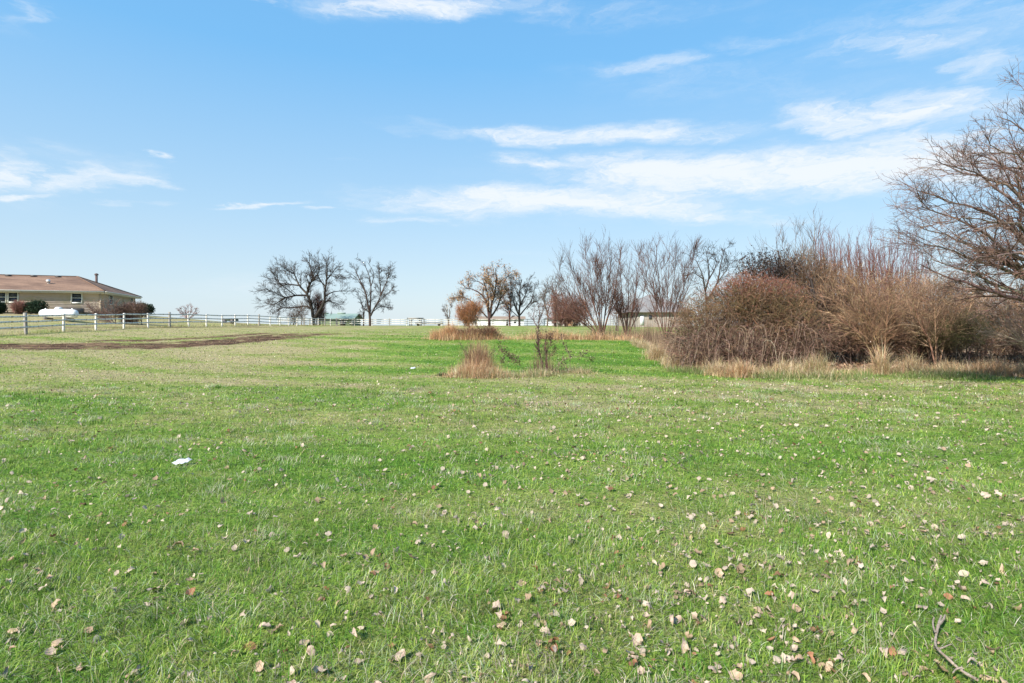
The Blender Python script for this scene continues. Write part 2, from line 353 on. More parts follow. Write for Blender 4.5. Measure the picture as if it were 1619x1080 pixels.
def ground_mat():
    m, t = mat_new('lawn_ground')
    at = N(t, 'ShaderNodeAttribute', attribute_name='Col')
    sp = N(t, 'ShaderNodeSeparateColor', ins={0: at.outputs['Color']})
    tcn = N(t, 'ShaderNodeTexCoord')
    def nz(s, d=6.0, st=(1, 1, 1), ro=.65):
        mp = N(t, 'ShaderNodeMapping', ins={0: tcn.outputs['Object'], 'Scale': st})
        return N(t, 'ShaderNodeTexNoise', ins={'Vector': mp.outputs[0], 'Scale': s, 'Detail': d, 'Roughness': ro}).outputs[0]
    fine = nz(22, 6); mid = nz(2.2, 6, (1, 1.4, 1)); big = nz(.12, 5)
    d1 = M(t, 'ADD', sp.outputs[0], M(t, 'MULTIPLY', M(t, 'SUBTRACT', mid, .5), 1.3))
    d2 = M(t, 'ADD', d1, M(t, 'MULTIPLY', M(t, 'SUBTRACT', fine, .5), 1.2))
    d3 = M(t, 'ADD', d2, M(t, 'MULTIPLY', M(t, 'SUBTRACT', big, .5), .9), clamp=True)
    cr = N(t, 'ShaderNodeValToRGB', ins={0: d3})
    el_ = cr.color_ramp.elements
    el_[0].position = 0; el_[0].color = (.08, .18, .02, 1); el_[1].position = 1; el_[1].color = (.36, .30, .155, 1)
    for p_, c_ in ((.3, (.16, .25, .04, 1)), (.6, (.25, .27, .08, 1))):
        e_ = el_.new(p_); e_.color = c_
    spk = N(t, 'ShaderNodeMapRange', ins={0: nz(55, 4), 1: .35, 2: .65, 3: .55, 4: 1.35})
    crm = N(t, 'ShaderNodeMix', data_type='RGBA', blend_type='MULTIPLY', ins={0: 1.0, 6: cr.outputs[0], 7: spk.outputs[0]})
    mudn = M(t, 'ADD', sp.outputs[1], M(t, 'MULTIPLY', M(t, 'SUBTRACT', nz(1.8, 9, (.45, 2.8, 1), .8), .5), 3.2), clamp=True)
    mf = N(t, 'ShaderNodeMapRange', interpolation_type='SMOOTHSTEP', ins={0: mudn, 1: .2, 2: .8})
    mstr = N(t, 'ShaderNodeMapRange', ins={0: nz(1.0, 8, (.5, 3.2, 1), .75), 1: .42, 2: .62})
    mcol = N(t, 'ShaderNodeMix', data_type='RGBA', ins={0: mstr.outputs[0], 6: (.045, .022, .014, 1), 7: (.23, .145, .085, 1)})
    mx = N(t, 'ShaderNodeMix', data_type='RGBA', ins={0: M(t, 'MULTIPLY', mf.outputs[0], M(t, 'GREATER_THAN', sp.outputs[1], .02)), 6: crm.outputs[2], 7: mcol.outputs[2]})
    lcol = N(t, 'ShaderNodeMix', data_type='RGBA', ins={0: fine, 6: (.13, .085, .055, 1), 7: (.46, .33, .21, 1)})
    mx = N(t, 'ShaderNodeMix', data_type='RGBA', ins={0: sp.outputs[2], 6: mx.outputs[2], 7: lcol.outputs[2]})
    b = N(t, 'ShaderNodeBump', ins={'Strength': .8, 'Distance': .05, 'Height': fine})
    b2 = N(t, 'ShaderNodeBump', ins={'Strength': .5, 'Distance': .25, 'Height': mid, 'Normal': b.outputs[0]})
    bs = N(t, 'ShaderNodeBsdfPrincipled', ins={'Base Color': mx.outputs[2], 'Roughness': .95, 'Specular IOR Level': .1, 'Normal': b2.outputs[0]})
    N(t, 'ShaderNodeOutputMaterial', ins={0: bs.outputs[0]}); return m
obj('ground', gme, ground_mat(), kind='structure')

# ------------------------------------------------------------------ blades
def blades(B, azi, L, lean, curl, W, K, colr, tipcol=None):
    """ribbons: B (n,3) roots, azi heading, lean start angle from vertical, curl added angle; returns V, faces, col"""
    n = len(B); D = np.stack([np.cos(azi), np.sin(azi), np.zeros(n)], 1); S = np.stack([-np.sin(azi), np.cos(azi), np.zeros(n)], 1)
    pos = B.copy(); Vs = []; cs = []
    if tipcol is None: tipcol = colr
    for k in range(K):
        s = k / (K - 1)
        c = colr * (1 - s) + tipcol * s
        if k < K - 1:
            w = (W * (1 - s ** 1.6) * .5)[:, None]
            Vs += [pos - S * w, pos + S * w]; cs += [c, c]
            ang = lean + curl * s
            pos = pos + (D * np.sin(ang)[:, None] + np.array([0, 0, 1.0]) * np.cos(ang)[:, None]) * (L / (K - 1))[:, None]
        else: Vs.append(pos); cs.append(c)
    m_ = 2 * (K - 1) + 1
    V = np.stack(Vs, 1).reshape(-1, 3); C_ = np.stack(cs, 1).reshape(-1, 3)
    o = (np.arange(n) * m_)[:, None]
    fq = [o + np.array([2 * k, 2 * k + 1, 2 * k + 3, 2 * k + 2]) for k in range(K - 2)]
    fs = ([np.concatenate(fq)] if fq else []) + [o + np.array([2 * K - 4, 2 * K - 3, 2 * K - 2])]
    return V, fs, C_
def palette(cols, w, n, var=.18):
    cols = np.array(cols, float); c = cols[rng.choice(len(cols), n, p=np.array(w) / np.sum(w))]
    return np.clip(c * (1 + var * rng.standard_normal((n, 1))) * (1 + .06 * rng.standard_normal((n, 3))), .004, .9)

# lawn: three distance bands in ONE object
def lawn():
    mb = MB(); NB = 0
    for (y0, y1, dens0, K) in ((1.5, 5.8, None, 3), (4.4, 57.0, None, 2)):
        yy = np.linspace(y0, y1, 400)
        rho = 7300 * np.minimum(1, (3.2 / yy) ** 1.8) * (1 - smooth01((yy - 30) / 27)) * ((1 - smooth01((yy - 4.4) / 1.4)) if K == 3 else smooth01((yy - 4.4) / 1.4))
        pdf = rho * (1.86 * yy + 3.0); cdf = np.cumsum(pdf); tot = cdf[-1] * (yy[1] - yy[0]); cdf = cdf / cdf[-1]
        n = int(tot)
        Y = np.interp(rng.random(n), cdf, yy); X = (rng.random(n) - .5) * (1.86 * Y + 3.0)
        cl = fbm(X * 5, Y * 5, 21, 3); keep = (rng.random(n) < .45 + cl * 1.0)
        if K == 2: keep &= rng.random(n) > mudf(X, Y) * 1.5 + litterf(X, Y) * 1.5
        X, Y = X[keep], Y[keep]; n = len(X)
        dry = np.clip(dryf(X, Y) + (fbm(X * 1.6 + Y * .5, Y * 2.6, 23) - .5) * 1.5, 0, 1)
        Z = hz_at(X, Y) - .004
        sc = np.maximum(1, Y / 4.5)
        tuft = fbm(X * 2.2, Y * 2.2, 24, 3)
        L = (.022 + .05 * tuft + .025 * rng.random(n)) * (.7 + .6 * rng.random(n)) * np.where(sc > 1, .9, 1.05)
        W = (.0021 + .0024 * rng.random(n)) * sc ** 1.05 * (1.7 if K == 2 else 1)
        field = fbm(X * 1.7, Y * 1.7, 25, 2) * 4 * np.pi
        az_ = field + rng.normal(0, 1.5, n)
        lean = np.abs(rng.normal(.6, .5, n)) + (tuft - .4) * .8 + (.35 if K == 2 else 0); curl = rng.uniform(.2, 1.8, n)
        straw = rng.random(n) < (.19 + dry * .62)
        lean = np.where(straw, lean + .5, lean)
        g1 = np.array([.115, .235, .022]); g2 = np.array([.30, .38, .07]); g3 = np.array([.22, .32, .13])
        t = np.clip(fbm(X * 1.1, Y * 1.1, 26) * 1.3 - .15 + .25 * rng.standard_normal(n) + dry * .3, 0, 1)[:, None]
        c = g1 * (1 - t) + g2 * t
        blu = (rng.random(n) < .15)[:, None]; c = np.where(blu, g3, c)
        st = palette([(.50, .43, .26), (.40, .37, .17), (.60, .56, .42), (.30, .33, .11)], [3, 3, 2.4, 3], n)
        c = np.where(straw[:, None], st, c) * (1 + .36 * rng.standard_normal(n) + (fbm(X * 7, Y * 5, 27, 2) - .5) * 1.0)[:, None].clip(.3, 1.9)
        V, fs, C_ = blades(np.stack([X, Y, Z], 1), az_, L, lean, curl, W, K, c * .5, c * 1.4)  # shade between blades painted into the colour: roots darkened, tips brightened
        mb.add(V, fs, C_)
    # matted pale swirls and lush tufts standing out of the turf
    nc = 2400; cy = 1.7 + 12 * rng.random(nc) ** 1.4; cx_ = (rng.random(nc) - .5) * (1.9 * cy + 2)
    for kind in range(3):
        per = (34, 26, 22)[kind]; m_ = np.arange(nc) % 3 == kind; k = m_.sum(); n = k * per
        a0 = np.repeat(rng.uniform(0, 2 * np.pi, k), per); sp_ = np.repeat(rng.uniform(.06, .17, k), per); yc = np.repeat(cy[m_], per)
        X = np.repeat(cx_[m_], per) + rng.normal(0, 1, n) * sp_; Y = yc + rng.normal(0, 1, n) * sp_ * .8
        cols_ = ([(.46, .50, .30), (.56, .50, .36), (.34, .44, .2)], [(.08, .22, .02), (.12, .28, .03), (.2, .34, .05)], [(.60, .52, .36), (.46, .38, .24), (.3, .3, .14)])[kind]
        c = palette(cols_, [1, 1, 1], n, .22); sc = np.maximum(1, Y / 4.5)
        L = (.075, .08, .08)[kind] * rng.uniform(.6, 1.5, n); lean = np.abs(rng.normal((.95, .45, 1.15)[kind], .3, n))
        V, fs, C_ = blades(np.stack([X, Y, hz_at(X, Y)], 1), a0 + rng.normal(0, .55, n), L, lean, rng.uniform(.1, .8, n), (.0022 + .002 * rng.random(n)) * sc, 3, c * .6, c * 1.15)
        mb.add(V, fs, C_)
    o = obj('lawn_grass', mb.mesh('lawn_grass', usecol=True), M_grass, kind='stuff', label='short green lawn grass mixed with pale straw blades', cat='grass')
lawn()

# ------------------------------------------------------------------ branches
def tubes(P, R, S=3):
    n, K, _ = P.shape
    T = np.empty_like(P); T[:, 1:-1] = P[:, 2:] - P[:, :-2]; T[:, 0] = P[:, 1] - P[:, 0]; T[:, -1] = P[:, -1] - P[:, -2]
    T /= np.linalg.norm(T, axis=2, keepdims=True) + 1e-9
    ref = np.where(np.abs(T[:, :1, 2:3]) > .9, np.array([1.0, 0, 0]), np.array([0, 0, 1.0]))
    U = np.cross(T, np.broadcast_to(ref, T.shape)); U /= np.linalg.norm(U, axis=2, keepdims=True) + 1e-9
    W = np.cross(T, U)
    a_ = np.arange(S) * 2 * np.pi / S
    V = P[:, :, None] + R[:, :, None, None] * (np.cos(a_)[None, None, :, None] * U[:, :, None] + np.sin(a_)[None, None, :, None] * W[:, :, None])
    V = V.reshape(-1, 3)
    o = (np.arange(n) * K * S)[:, None, None]; k = (np.arange(K - 1) * S)[None, :, None]; s = np.arange(S)[None, None, :]; s2 = (s + 1) % S
    f = np.stack([o + k + s, o + k + s2, o + k + S + s2, o + k + S + s], -1).reshape(-1, 4)
    return V, [f]
def catmull(pts, rad, K):
    pts = np.array(pts, float); d = np.concatenate([[0], np.cumsum(np.linalg.norm(np.diff(pts, axis=0), axis=1))]); d /= d[-1]
    t = np.linspace(0, 1, K)
    ext = np.vstack([2 * pts[0] - pts[1], pts, 2 * pts[-1] - pts[-2]])
    out = []
    for q in t:
        i = min(np.searchsorted(d, q, side='right') - 1, len(pts) - 2); u = (q - d[i]) / (d[i + 1] - d[i] + 1e-9)
        p0, p1, p2, p3 = ext[i], ext[i + 1], ext[i + 2], ext[i + 3]
        out.append(.5 * (2 * p1 + (p2 - p0) * u + (2 * p0 - 5 * p1 + 4 * p2 - p3) * u * u + (3 * p1 - p0 - 3 * p2 + p3) * u ** 3))
    r = rad[0] * (1 - t) + rad[1] * t
    return np.array(out), r
def spawn(levels, n, L, ang, t0=.2, t1=1.0, K=4, wander=.18, up=.05, rfac=.6, rend=.3, rmin=.004, bias=None, lt=.45, tpow=1.0):
    """n children sprouting from the polylines in levels [(P,R),...]"""
    cnt = [len(p) for p, r in levels]
    wl = np.concatenate([np.linalg.norm(np.diff(p, axis=1), axis=2).sum(1) for p, r in levels]); wl = wl / wl.sum()
    pick = rng.choice(len(wl), n, p=wl); t = t0 + (t1 - t0) * rng.random(n) ** tpow
    pos = np.zeros((n, 3)); tan = np.zeros((n, 3)); pr = np.zeros(n); off = 0
    for (p, r), c in zip(levels, cnt):
        msk = (pick >= off) & (pick < off + c)
        q = pick[msk] - off; KK = p.shape[1]; s = t[msk] * (KK - 1); i = np.clip(s.astype(int), 0, KK - 2); f = (s - i)
        pos[msk] = p[q, i] * (1 - f)[:, None] + p[q, i + 1] * f[:, None]; tan[msk] = p[q, i + 1] - p[q, i]; pr[msk] = r[q, i] * (1 - f) + r[q, i + 1] * f
        off += c
    tan /= np.linalg.norm(tan, axis=1, keepdims=True) + 1e-9
    rv = rng.standard_normal((n, 3)); rv -= tan * (rv * tan).sum(1, keepdims=True); rv /= np.linalg.norm(rv, axis=1, keepdims=True)
    a_ = np.radians(rng.normal(ang, ang * .28, n))[:, None]
    d = tan * np.cos(a_) + rv * np.sin(a_)
    if bias is not None: d = d + np.array(bias)
    d /= np.linalg.norm(d, axis=1, keepdims=True)
    LL = L * rng.uniform(.5, 1.25, n) * (1 - lt * t)
    P = np.zeros((n, K, 3)); P[:, 0] = pos
    for k in range(1, K):
        P[:, k] = P[:, k - 1] + d * (LL / (K - 1))[:, None]
        d = d + wander * rng.standard_normal((n, 3)) + np.array([0, 0, up]); d /= np.linalg.norm(d, axis=1, keepdims=True)
    r0 = np.maximum(pr * rfac, rmin)[:, None]; s = np.linspace(0, 1, K)[None]
    R = r0 * (1 - s) + np.maximum(r0 * rend, rmin * .5) * s
    return P, R
def tint(P, cols, w=None, var=.15, S=3):
    n, K, _ = P.shape
    c = palette(cols, w or [1] * len(cols), n, var)
    return np.repeat(c, K * S, axis=0)
def leaf_bits(P, n, size, cols, w=None, t0=.3, spread=.03):
    m_, K, _ = P.shape
    i = rng.integers(0, m_, n); s = (t0 + (1 - t0) * rng.random(n)) * (K - 1); k = np.clip(s.astype(int), 0, K - 2); f = (s - k)[:, None]
    c = P[i, k] * (1 - f) + P[i, k + 1] * f + rng.normal(0, spread, (n, 3))
    return bits(c, size, cols, w)
def bits(c, size, cols, w=None):
    n = len(c)
    a_ = rng.standard_normal((n, 3)); a_ /= np.linalg.norm(a_, axis=1, keepdims=True)
    b_ = np.cross(a_, rng.standard_normal((n, 3))); b_ /= np.linalg.norm(b_, axis=1, keepdims=True); c_ = np.cross(a_, b_)
    sz = (size * rng.uniform(.5, 1.4, n))[:, None]
    V = np.stack([c - a_ * sz, c - b_ * sz * .45 + c_ * sz * .2, c + a_ * sz, c + b_ * sz * .45 + c_ * sz * .2], 1).reshape(-1, 3)
    o = (np.arange(n) * 4)[:, None]
    return V, [o + np.array([0, 1, 2]), o + np.array([0, 2, 3])], np.repeat(palette(cols, w or [1] * len(cols), n, .2), 4, axis=0)

BARK = [(.045, .033, .028), (.065, .046, .037), (.034, .026, .022)]
BARKL = [(.13, .095, .075), (.10, .07, .055), (.17, .13, .10)]
RED = [(.15, .062, .048), (.12, .05, .042), (.20, .09, .065)]
TAN = [(.36, .24, .13), (.28, .18, .10), (.42, .31, .18)]

def tree(name, label, cat, base, limbs, trunk, gens, cols, wcols=None, K=9, jit=.0, leaves=None, group=None, trunk_label=None, twigname='crown', limbcols=None):
    """base world xyz; limbs: list of (world pts, r0, r1); first `trunk` of them form the trunk mesh, the others are limbs"""
    base = np.array(base, float)
    th = thing(name, label, cat, base, group)
    L0 = []
    for pts, r0, r1 in limbs:
        p, r = catmull(pts, (r0, r1), K)
        if jit: p[1:-1] += rng.normal(0, jit, (K - 2, 3))
        L0.append((p[None], r[None]))
    lc = limbcols or cols
    mb = MB()
    for p, r in L0[:trunk]:
        V, f = tubes(p, r, 7); mb.add(V, f, tint(p, lc, None, .05, 7))
    part('trunk', mb, M_twig, th, True, True)
    for p, r in L0[trunk:]:
        mb = MB(); V, f = tubes(p, r, 5); mb.add(V, f, tint(p, lc, None, .05, 5)); part('limb', mb, M_twig, th, True, True)
    lev = [(np.concatenate([p for p, r in L0]), np.concatenate([r for p, r in L0]))]
    mb = MB(); allP = [lev]
    cur = lev
    for gk, g in enumerate(gens):
        g = dict(g); src = g.pop('src', 'last'); S = g.pop('S', 3); cc = g.pop('cols', cols)
        P, R = spawn(cur if src == 'last' else lev, **g)
        V, f = tubes(P, R, S); mb.add(V, f, tint(P, cc, wcols if cc is cols else None, .18, S))
        lev = lev + [(P, R)]; cur = [(P, R)]
    part(twigname, mb, M_twig, th, True, True)
    if leaves:
        mb = MB(); lp = dict(leaves); V, f, c = leaf_bits(cur[0][0], **lp); mb.add(V, f, c); part('dead_foliage', mb, M_dleaf, th, True)
    return th
def zpx(region, scale): return lambda zx, zy: (region[0] + zx * scale, region[1] + zy * scale)
Z2 = zpx((320, 380), 340 / 1619); Z3 = zpx((640, 380), 300 / 1619); Z5 = zpx((860, 340), 320 / 1329); Z6 = zpx((1160, 320), 459 / 1619); Z7 = zpx((1380, 100), 239 / 645); Z4 = zpx((640, 480), 320 / 1619)
def limb(zf, pts, Y, dz, r0, r1):
    """pixel polyline -> world polyline, drifting dz metres in depth along its length"""
    n = len(pts); out = []
    for k, (a_, b_) in enumerate(pts):
        x, y = zf(a_, b_); out.append(P3(x, y, Y + dz * (k / (n - 1)) ** 1.3))
    return (out, r0, r1)
def mklimbs(zf, Y, spec, spread, r, ground=True):
    out = []
    for k, (pts, w) in enumerate(spec):
        out.append(limb(zf, pts, Y, 0 if k == 0 else rng.uniform(-spread, spread), r * w, r * w * .22))
    if ground:
        p = out[0][0][0]; g = float(hz_at(p[0], p[1])); p[2] = g - .15
    return out, (out[0][0][0][0], Y, float(hz_at(out[0][0][0][0], Y)))

# ================================================================== HOUSE
def build_house():
    E = np.array([-46.5, 65.0]); d = np.array([-.94, -.342]); d /= np.linalg.norm(d); v = np.array([d[1], -d[0]]);
    if v[1] < 0: v = -v
    Lh, Dp, g = 30.0, 15.3, 2.40
    def W(u, w, z): return np.array([*(E + d * u + v * w), z])
    ax = ((d[0], d[1], 0), (v[0], v[1], 0), (0, 0, 1))
    base = W(Lh / 2, Dp / 2, g)
    th = thing('ranch_house', 'single storey tan ranch house with brown hip roof at the left edge', 'house', base)
    ze, oh = 5.02, .62
    # walls as lapped siding courses
    def siding(p0, p1, z0, z1, nrm_, n):
        mb = MB()
        for k in range(n):
            a0 = z0 + (z1 - z0) * k / n; a1 = z0 + (z1 - z0) * (k + 1) / n
            o = nrm_ * .028
            mb.add([p0 + [0, 0, a0] + o, p1 + [0, 0, a0] + o, p1 + [0, 0, a1], p0 + [0, 0, a1], p0 + [0, 0, a0], p1 + [0, 0, a0]], [[[0, 1, 2, 3], [4, 5, 1, 0]]])
        return mb
    c = [W(oh, oh, 0), W(Lh - oh, oh, 0), W(Lh - oh, Dp - oh, 0), W(oh, Dp - oh, 0)]
    nf = -np.array([v[0], v[1], 0]); ns = -np.array([d[0], d[1], 0])
    for (p0, p1, n_v, lab) in ((c[1], c[0], nf, 'front wall of tan lap siding'), (c[0], c[3], ns, 'side wall of tan lap siding'), (c[3], c[2], -nf, 'rear wall of tan siding'), (c[2], c[1], -ns, 'far end wall of tan siding')):
        part('wall', siding(p0, p1, g + .22, ze - .05, n_v, 13), M_siding, th, label=lab)
    mb = MB(); mb.box(W(Lh / 2, Dp / 2, g - .3), (Lh / 2 - oh - .04, Dp / 2 - oh - .04, .53), ax); part('foundation', mb, M_found, th)
    for cc_ in (c[0], c[3]):
        mb = MB(); mb.box(cc_ + [0, 0, (g + .22 + ze - .1) / 2], (.07, .07, (ze - .1 - g - .22) / 2), ax); part('corner_board', mb, M_siding2, th)
    # roof
    rz = 7.13
    e = [W(0, 0, ze), W(Lh, 0, ze), W(Lh, Dp, ze), W(0, Dp, ze)]; r0, r1 = W(5.0, Dp / 2, rz), W(Lh - 5.0, Dp / 2, rz)
    th_ = np.array([0, 0, .07])
    mb = MB()
    mb.add([e[0] + th_, e[1] + th_, r1 + th_, r0 + th_], [[[0, 1, 2, 3]]]); mb.add([e[3] + th_, e[0] + th_, r0 + th_], [[[0, 1, 2]]])
    mb.add([e[2] + th_, e[3] + th_, r0 + th_, r1 + th_], [[[0, 1, 2, 3]]]); mb.add([e[1] + th_, e[2] + th_, r1 + th_], [[[0, 1, 2]]])
    mb.add([q - [0, 0, .02] for q in e], [[[0, 1, 2, 3]]])
    for i in range(4):
        j = (i + 1) % 4; mb.add([e[i] - [0, 0, .02], e[j] - [0, 0, .02], e[j] + th_, e[i] + th_], [[[0, 1, 2, 3]]])
    roof = part('roof', mb, M_roof, th)
    for p, q in ((r0, e[0]), (r0, e[3]), (r0, r1)):
        mb = MB(); dd = q - p; Ln = np.linalg.norm(dd); dd = dd / Ln; s_ = np.cross(dd, (0, 0, 1)); s_ /= np.linalg.norm(s_)
        mb.box((p + q) / 2 + th_ + [0, 0, .025], (Ln / 2, .12, .03), (dd, s_, np.cross(s_, dd))); part('ridge_cap', mb, M_roof, th, sub=roof)
    for (p, q, n_v) in ((e[1], e[0], nf), (e[0], e[3], ns), (e[3], e[2], -nf)):
        mb = MB(); dd = (q - p) / np.linalg.norm(q - p); mb.box((p + q) / 2 + [0, 0, -.1] + n_v * .03, (np.linalg.norm(q - p) / 2 - .03, .025, .11), (dd, n_v, (0, 0, 1))); part('fascia', mb, M_cream, th)
        mb = MB(); mb.box((p + q) / 2 + [0, 0, -.01] + n_v * .12, (np.linalg.norm(q - p) / 2, .06, .055), (dd, n_v, (0, 0, 1))); part('gutter', mb, M_cream, th)
    mb = MB(); mb.box(W(Lh / 2, Dp / 2, ze - .19), (Lh / 2 - .05, Dp / 2 - .05, .015), ax); part('soffit', mb, M_cream, th)
    mb = MB(); mb.cyl(W(.55, .52, ze - .2), W(.55, .52, g), .05); part('downpipe', mb, M_siding2, th)
    def u_at(px, w):   # local u of the vertical plane w=const seen at pixel px
        k = (px - CX) / F; p0 = E + v * w
        return (k * p0[1] - p0[0]) / (d[0] - k * d[1])
    def w_at(px, u):
        k = (px - CX) / F; p0 = E + d * u
        return (k * p0[1] - p0[0]) / (v[0] - k * v[1])
    def window(cu, hw, zc_, hh, side=False):
        if not side: cpt = W(cu, oh, zc_); A = ((d[0], d[1], 0), tuple(nf), (0, 0, 1)); nn = nf
        else: cpt = W(oh, cu, zc_); A = ((v[0], v[1], 0), tuple(ns), (0, 0, 1)); nn = ns
        t = np.array(A[0])
        mb = MB()
        for s in (-1, 1): mb.box(cpt + t * s * (hw + .05) + nn * .05, (.06, .035, hh + .11), A)
        for s in (-1, 1): mb.box(cpt + np.array([0, 0, s * (hh + .05)]) + nn * .05, (hw - .012, .034, .06), A)
        w_ = part('window', mb, M_wintrim, th)
        mb = MB(); mb.box(cpt + nn * .075, (hw, .02, .03), A); part('sash_rail', mb, M_wintrim, th, sub=w_)
        for s in (-1, 1):
            mb = MB(); mb.box(cpt + nn * (.035 if s > 0 else .028) + np.array([0, 0, s * (hh / 2 + .01)]), (hw - .01, .006, hh / 2 - .02), A); part('pane', mb, M_glass, th, sub=w_)
    zc_ = 4.28; hh = .5
    for a_, b_ in ((-5, 9), (14, 28), (114, 129)):
        u0, u1 = u_at(a_, oh), u_at(b_, oh); window((u0 + u1) / 2, abs(u1 - u0) / 2, zc_, hh)
    for a_, b_ in ((171.5, 177.5), (205, 209.5)):
        w0, w1 = w_at(a_, oh), w_at(b_, oh); window((w0 + w1) / 2, abs(w1 - w0) / 2 - .05, zc_ - .02, .52, True)
    for px in (12, 52, 91):
        u = u_at(px, Dp / 2 - .8)
        mb = MB(); mb.box(W(u, Dp / 2 - .62, rz - .02), (.27, .22, .09), ax, .8); part('ridge_vent', mb, M_dark, th, sub=roof)
    u = u_at(77, 3.4); mb = MB(); zz = ze + (rz - ze) * 3.4 / (Dp / 2)
    mb.cyl(W(u, 3.4, zz - .05), W(u, 3.4, zz + .22), .13); mb.cyl(W(u, 3.4, zz + .2), W(u, 3.2, zz + .45), .17, .2)
    part('roof_vent_hood', mb, M_metal, th, sub=roof)
    uu, ww = 2.6, 10.0; pt = W(uu, ww, 6.0); px = CX + F * pt[0] / pt[1]
    k = (152.5 - CX) / F; p0 = E + v * ww; uu = (k * p0[1] - p0[0]) / (d[0] - k * d[1])
    Yc = (E + d * uu + v * ww)[1]
    zt = CAMH + (HY - 432.5) * Yc / F
    mb = MB(); mb.cyl(W(uu, ww, 5.6), W(uu, ww, zt - .25), .14); fl = part('chimney', mb, M_pipe, th, sub=roof, smooth=True)
    mb = MB(); mb.cyl(W(uu, ww, zt - .22), W(uu, ww, zt - .06), .22, .22); mb.cyl(W(uu, ww, zt - .06), W(uu, ww, zt + .02), .2, .08); part('chimney_cap', mb, M_pipe, th, sub=roof)
    mb = MB(); mb.box(W(u_at(115, .3), .0, g + .35), (1.1, .3, .35), ax); part('crawlspace_hatch', mb, M_dark, th)
build_house()

# ================================================================== PROPANE TANK
def build_tank():
    Yt = 50; p0, p1 = P3(68, 498, Yt), P3(118, 498.6, Yt - 1.0); c = (p0 + p1) / 2
    g = float(hz_at(c[0], c[1]))
    th = thing('propane_tank', 'long white propane tank lying on the grass before the house', 'tank', (c[0], c[1], g))
    d = p1 - p0; Ln = np.linalg.norm(d); d /= Ln; r = .39
    zc_ = g + .18 + r; c = np.array([c[0], c[1], zc_])
    r = .39; prof = [(-Ln / 2 - .22, .02), (-Ln / 2 - .2, .15), (-Ln / 2 - .12, .27), (-Ln / 2, .365), (-Ln / 2 + .15, r), (Ln / 2 - .15, r), (Ln / 2, .365), (Ln / 2 + .12, .27), (Ln / 2 + .2, .15), (Ln / 2 + .22, .02)]
    P = np.array([c + d * a_ for a_, _ in prof])[None]; R = np.array([b_ for _, b_ in prof])[None]
    V, f = tubes(P, R, 24); mb = MB(); mb.add(V, f); part('tank_shell', mb, M_tank, th, smooth=True)
    mb = MB(); mb.cyl(c + [0, 0, r - .06], c + [0, 0, r + .1], .3, .3, 16, False); mb.cyl(c + [0, 0, r + .1], c + [0, 0, r + .2], .3, .16, 16); part('valve_hood', mb, M_tank, th, smooth=False)
    for s in (-1, 1):
        q = c + d * s * Ln * .33; mb = MB(); mb.box(q - [0, 0, r + .02], (.1, .34, .2), (d, np.cross(d, (0, 0, 1)), (0, 0, 1))); part('leg', mb, M_found, th)
        q = c + d * s * Ln * .42; mb = MB(); mb.box(q + [0, 0, r + .02], (.06, .015, .07), (d, np.cross(d, (0, 0, 1)), (0, 0, 1))); part('lifting_lug', mb, M_tank, th)
build_tank()

# ================================================================== FENCES
def post_mesh(name, h, w, var):
    mb = MB(); V = []
    r_ = np.random.default_rng(var)
    for k, z in enumerate(np.linspace(-.3, h, 6)):
        for sx, sy in ((-1, -1), (1, -1), (1, 1), (-1, 1)): V.append((sx * w * (1 + .06 * r_.standard_normal()), sy * w * (1 + .06 * r_.standard_normal()), z + (.015 * r_.standard_normal() if k == 5 else 0)))
    fs = [[4 * k + i, 4 * k + (i + 1) % 4, 4 * k + 4 + (i + 1) % 4, 4 * k + 4 + i] for k in range(5) for i in range(4)] + [[20, 21, 22, 23]]
    mb.add(V, [fs]); me = mb.mesh(name); return me
def rail_mesh(name, L, h, t, var):
    r_ = np.random.default_rng(var); V = []
    for x in np.linspace(-L / 2, L / 2, 6):
        sag = -.012 * (1 - (2 * x / L) ** 2) + .008 * r_.standard_normal()
        for sy, sz in ((-1, -1), (1, -1), (1, 1), (-1, 1)): V.append((x, sy * t / 2, sz * h / 2 * (1 + .05 * r_.standard_normal()) + sag))
    fs = [[4 * k + i, 4 * k + (i + 1) % 4, 4 * k + 4 + (i + 1) % 4, 4 * k + 4 + i] for k in range(5) for i in range(4)] + [[0, 1, 2, 3], [20, 21, 22, 23]]
    mb = MB(); mb.add(V, [fs]); return mb.mesh(name)
SP = 3.05
posts_w = [post_mesh('post', 1.25, .055, k) for k in range(4)]
for m_ in posts_w: m_.materials.append(M_white)
posts_g = [post_mesh('post', 1.36, .07, 9 + k) for k in range(2)]
for m_ in posts_g: m_.materials.append(M_grey)
rails_w = [rail_mesh('rail', SP, .105, .035, 20 + k) for k in range(5)]
for m_ in rails_w: m_.materials.append(M_white)
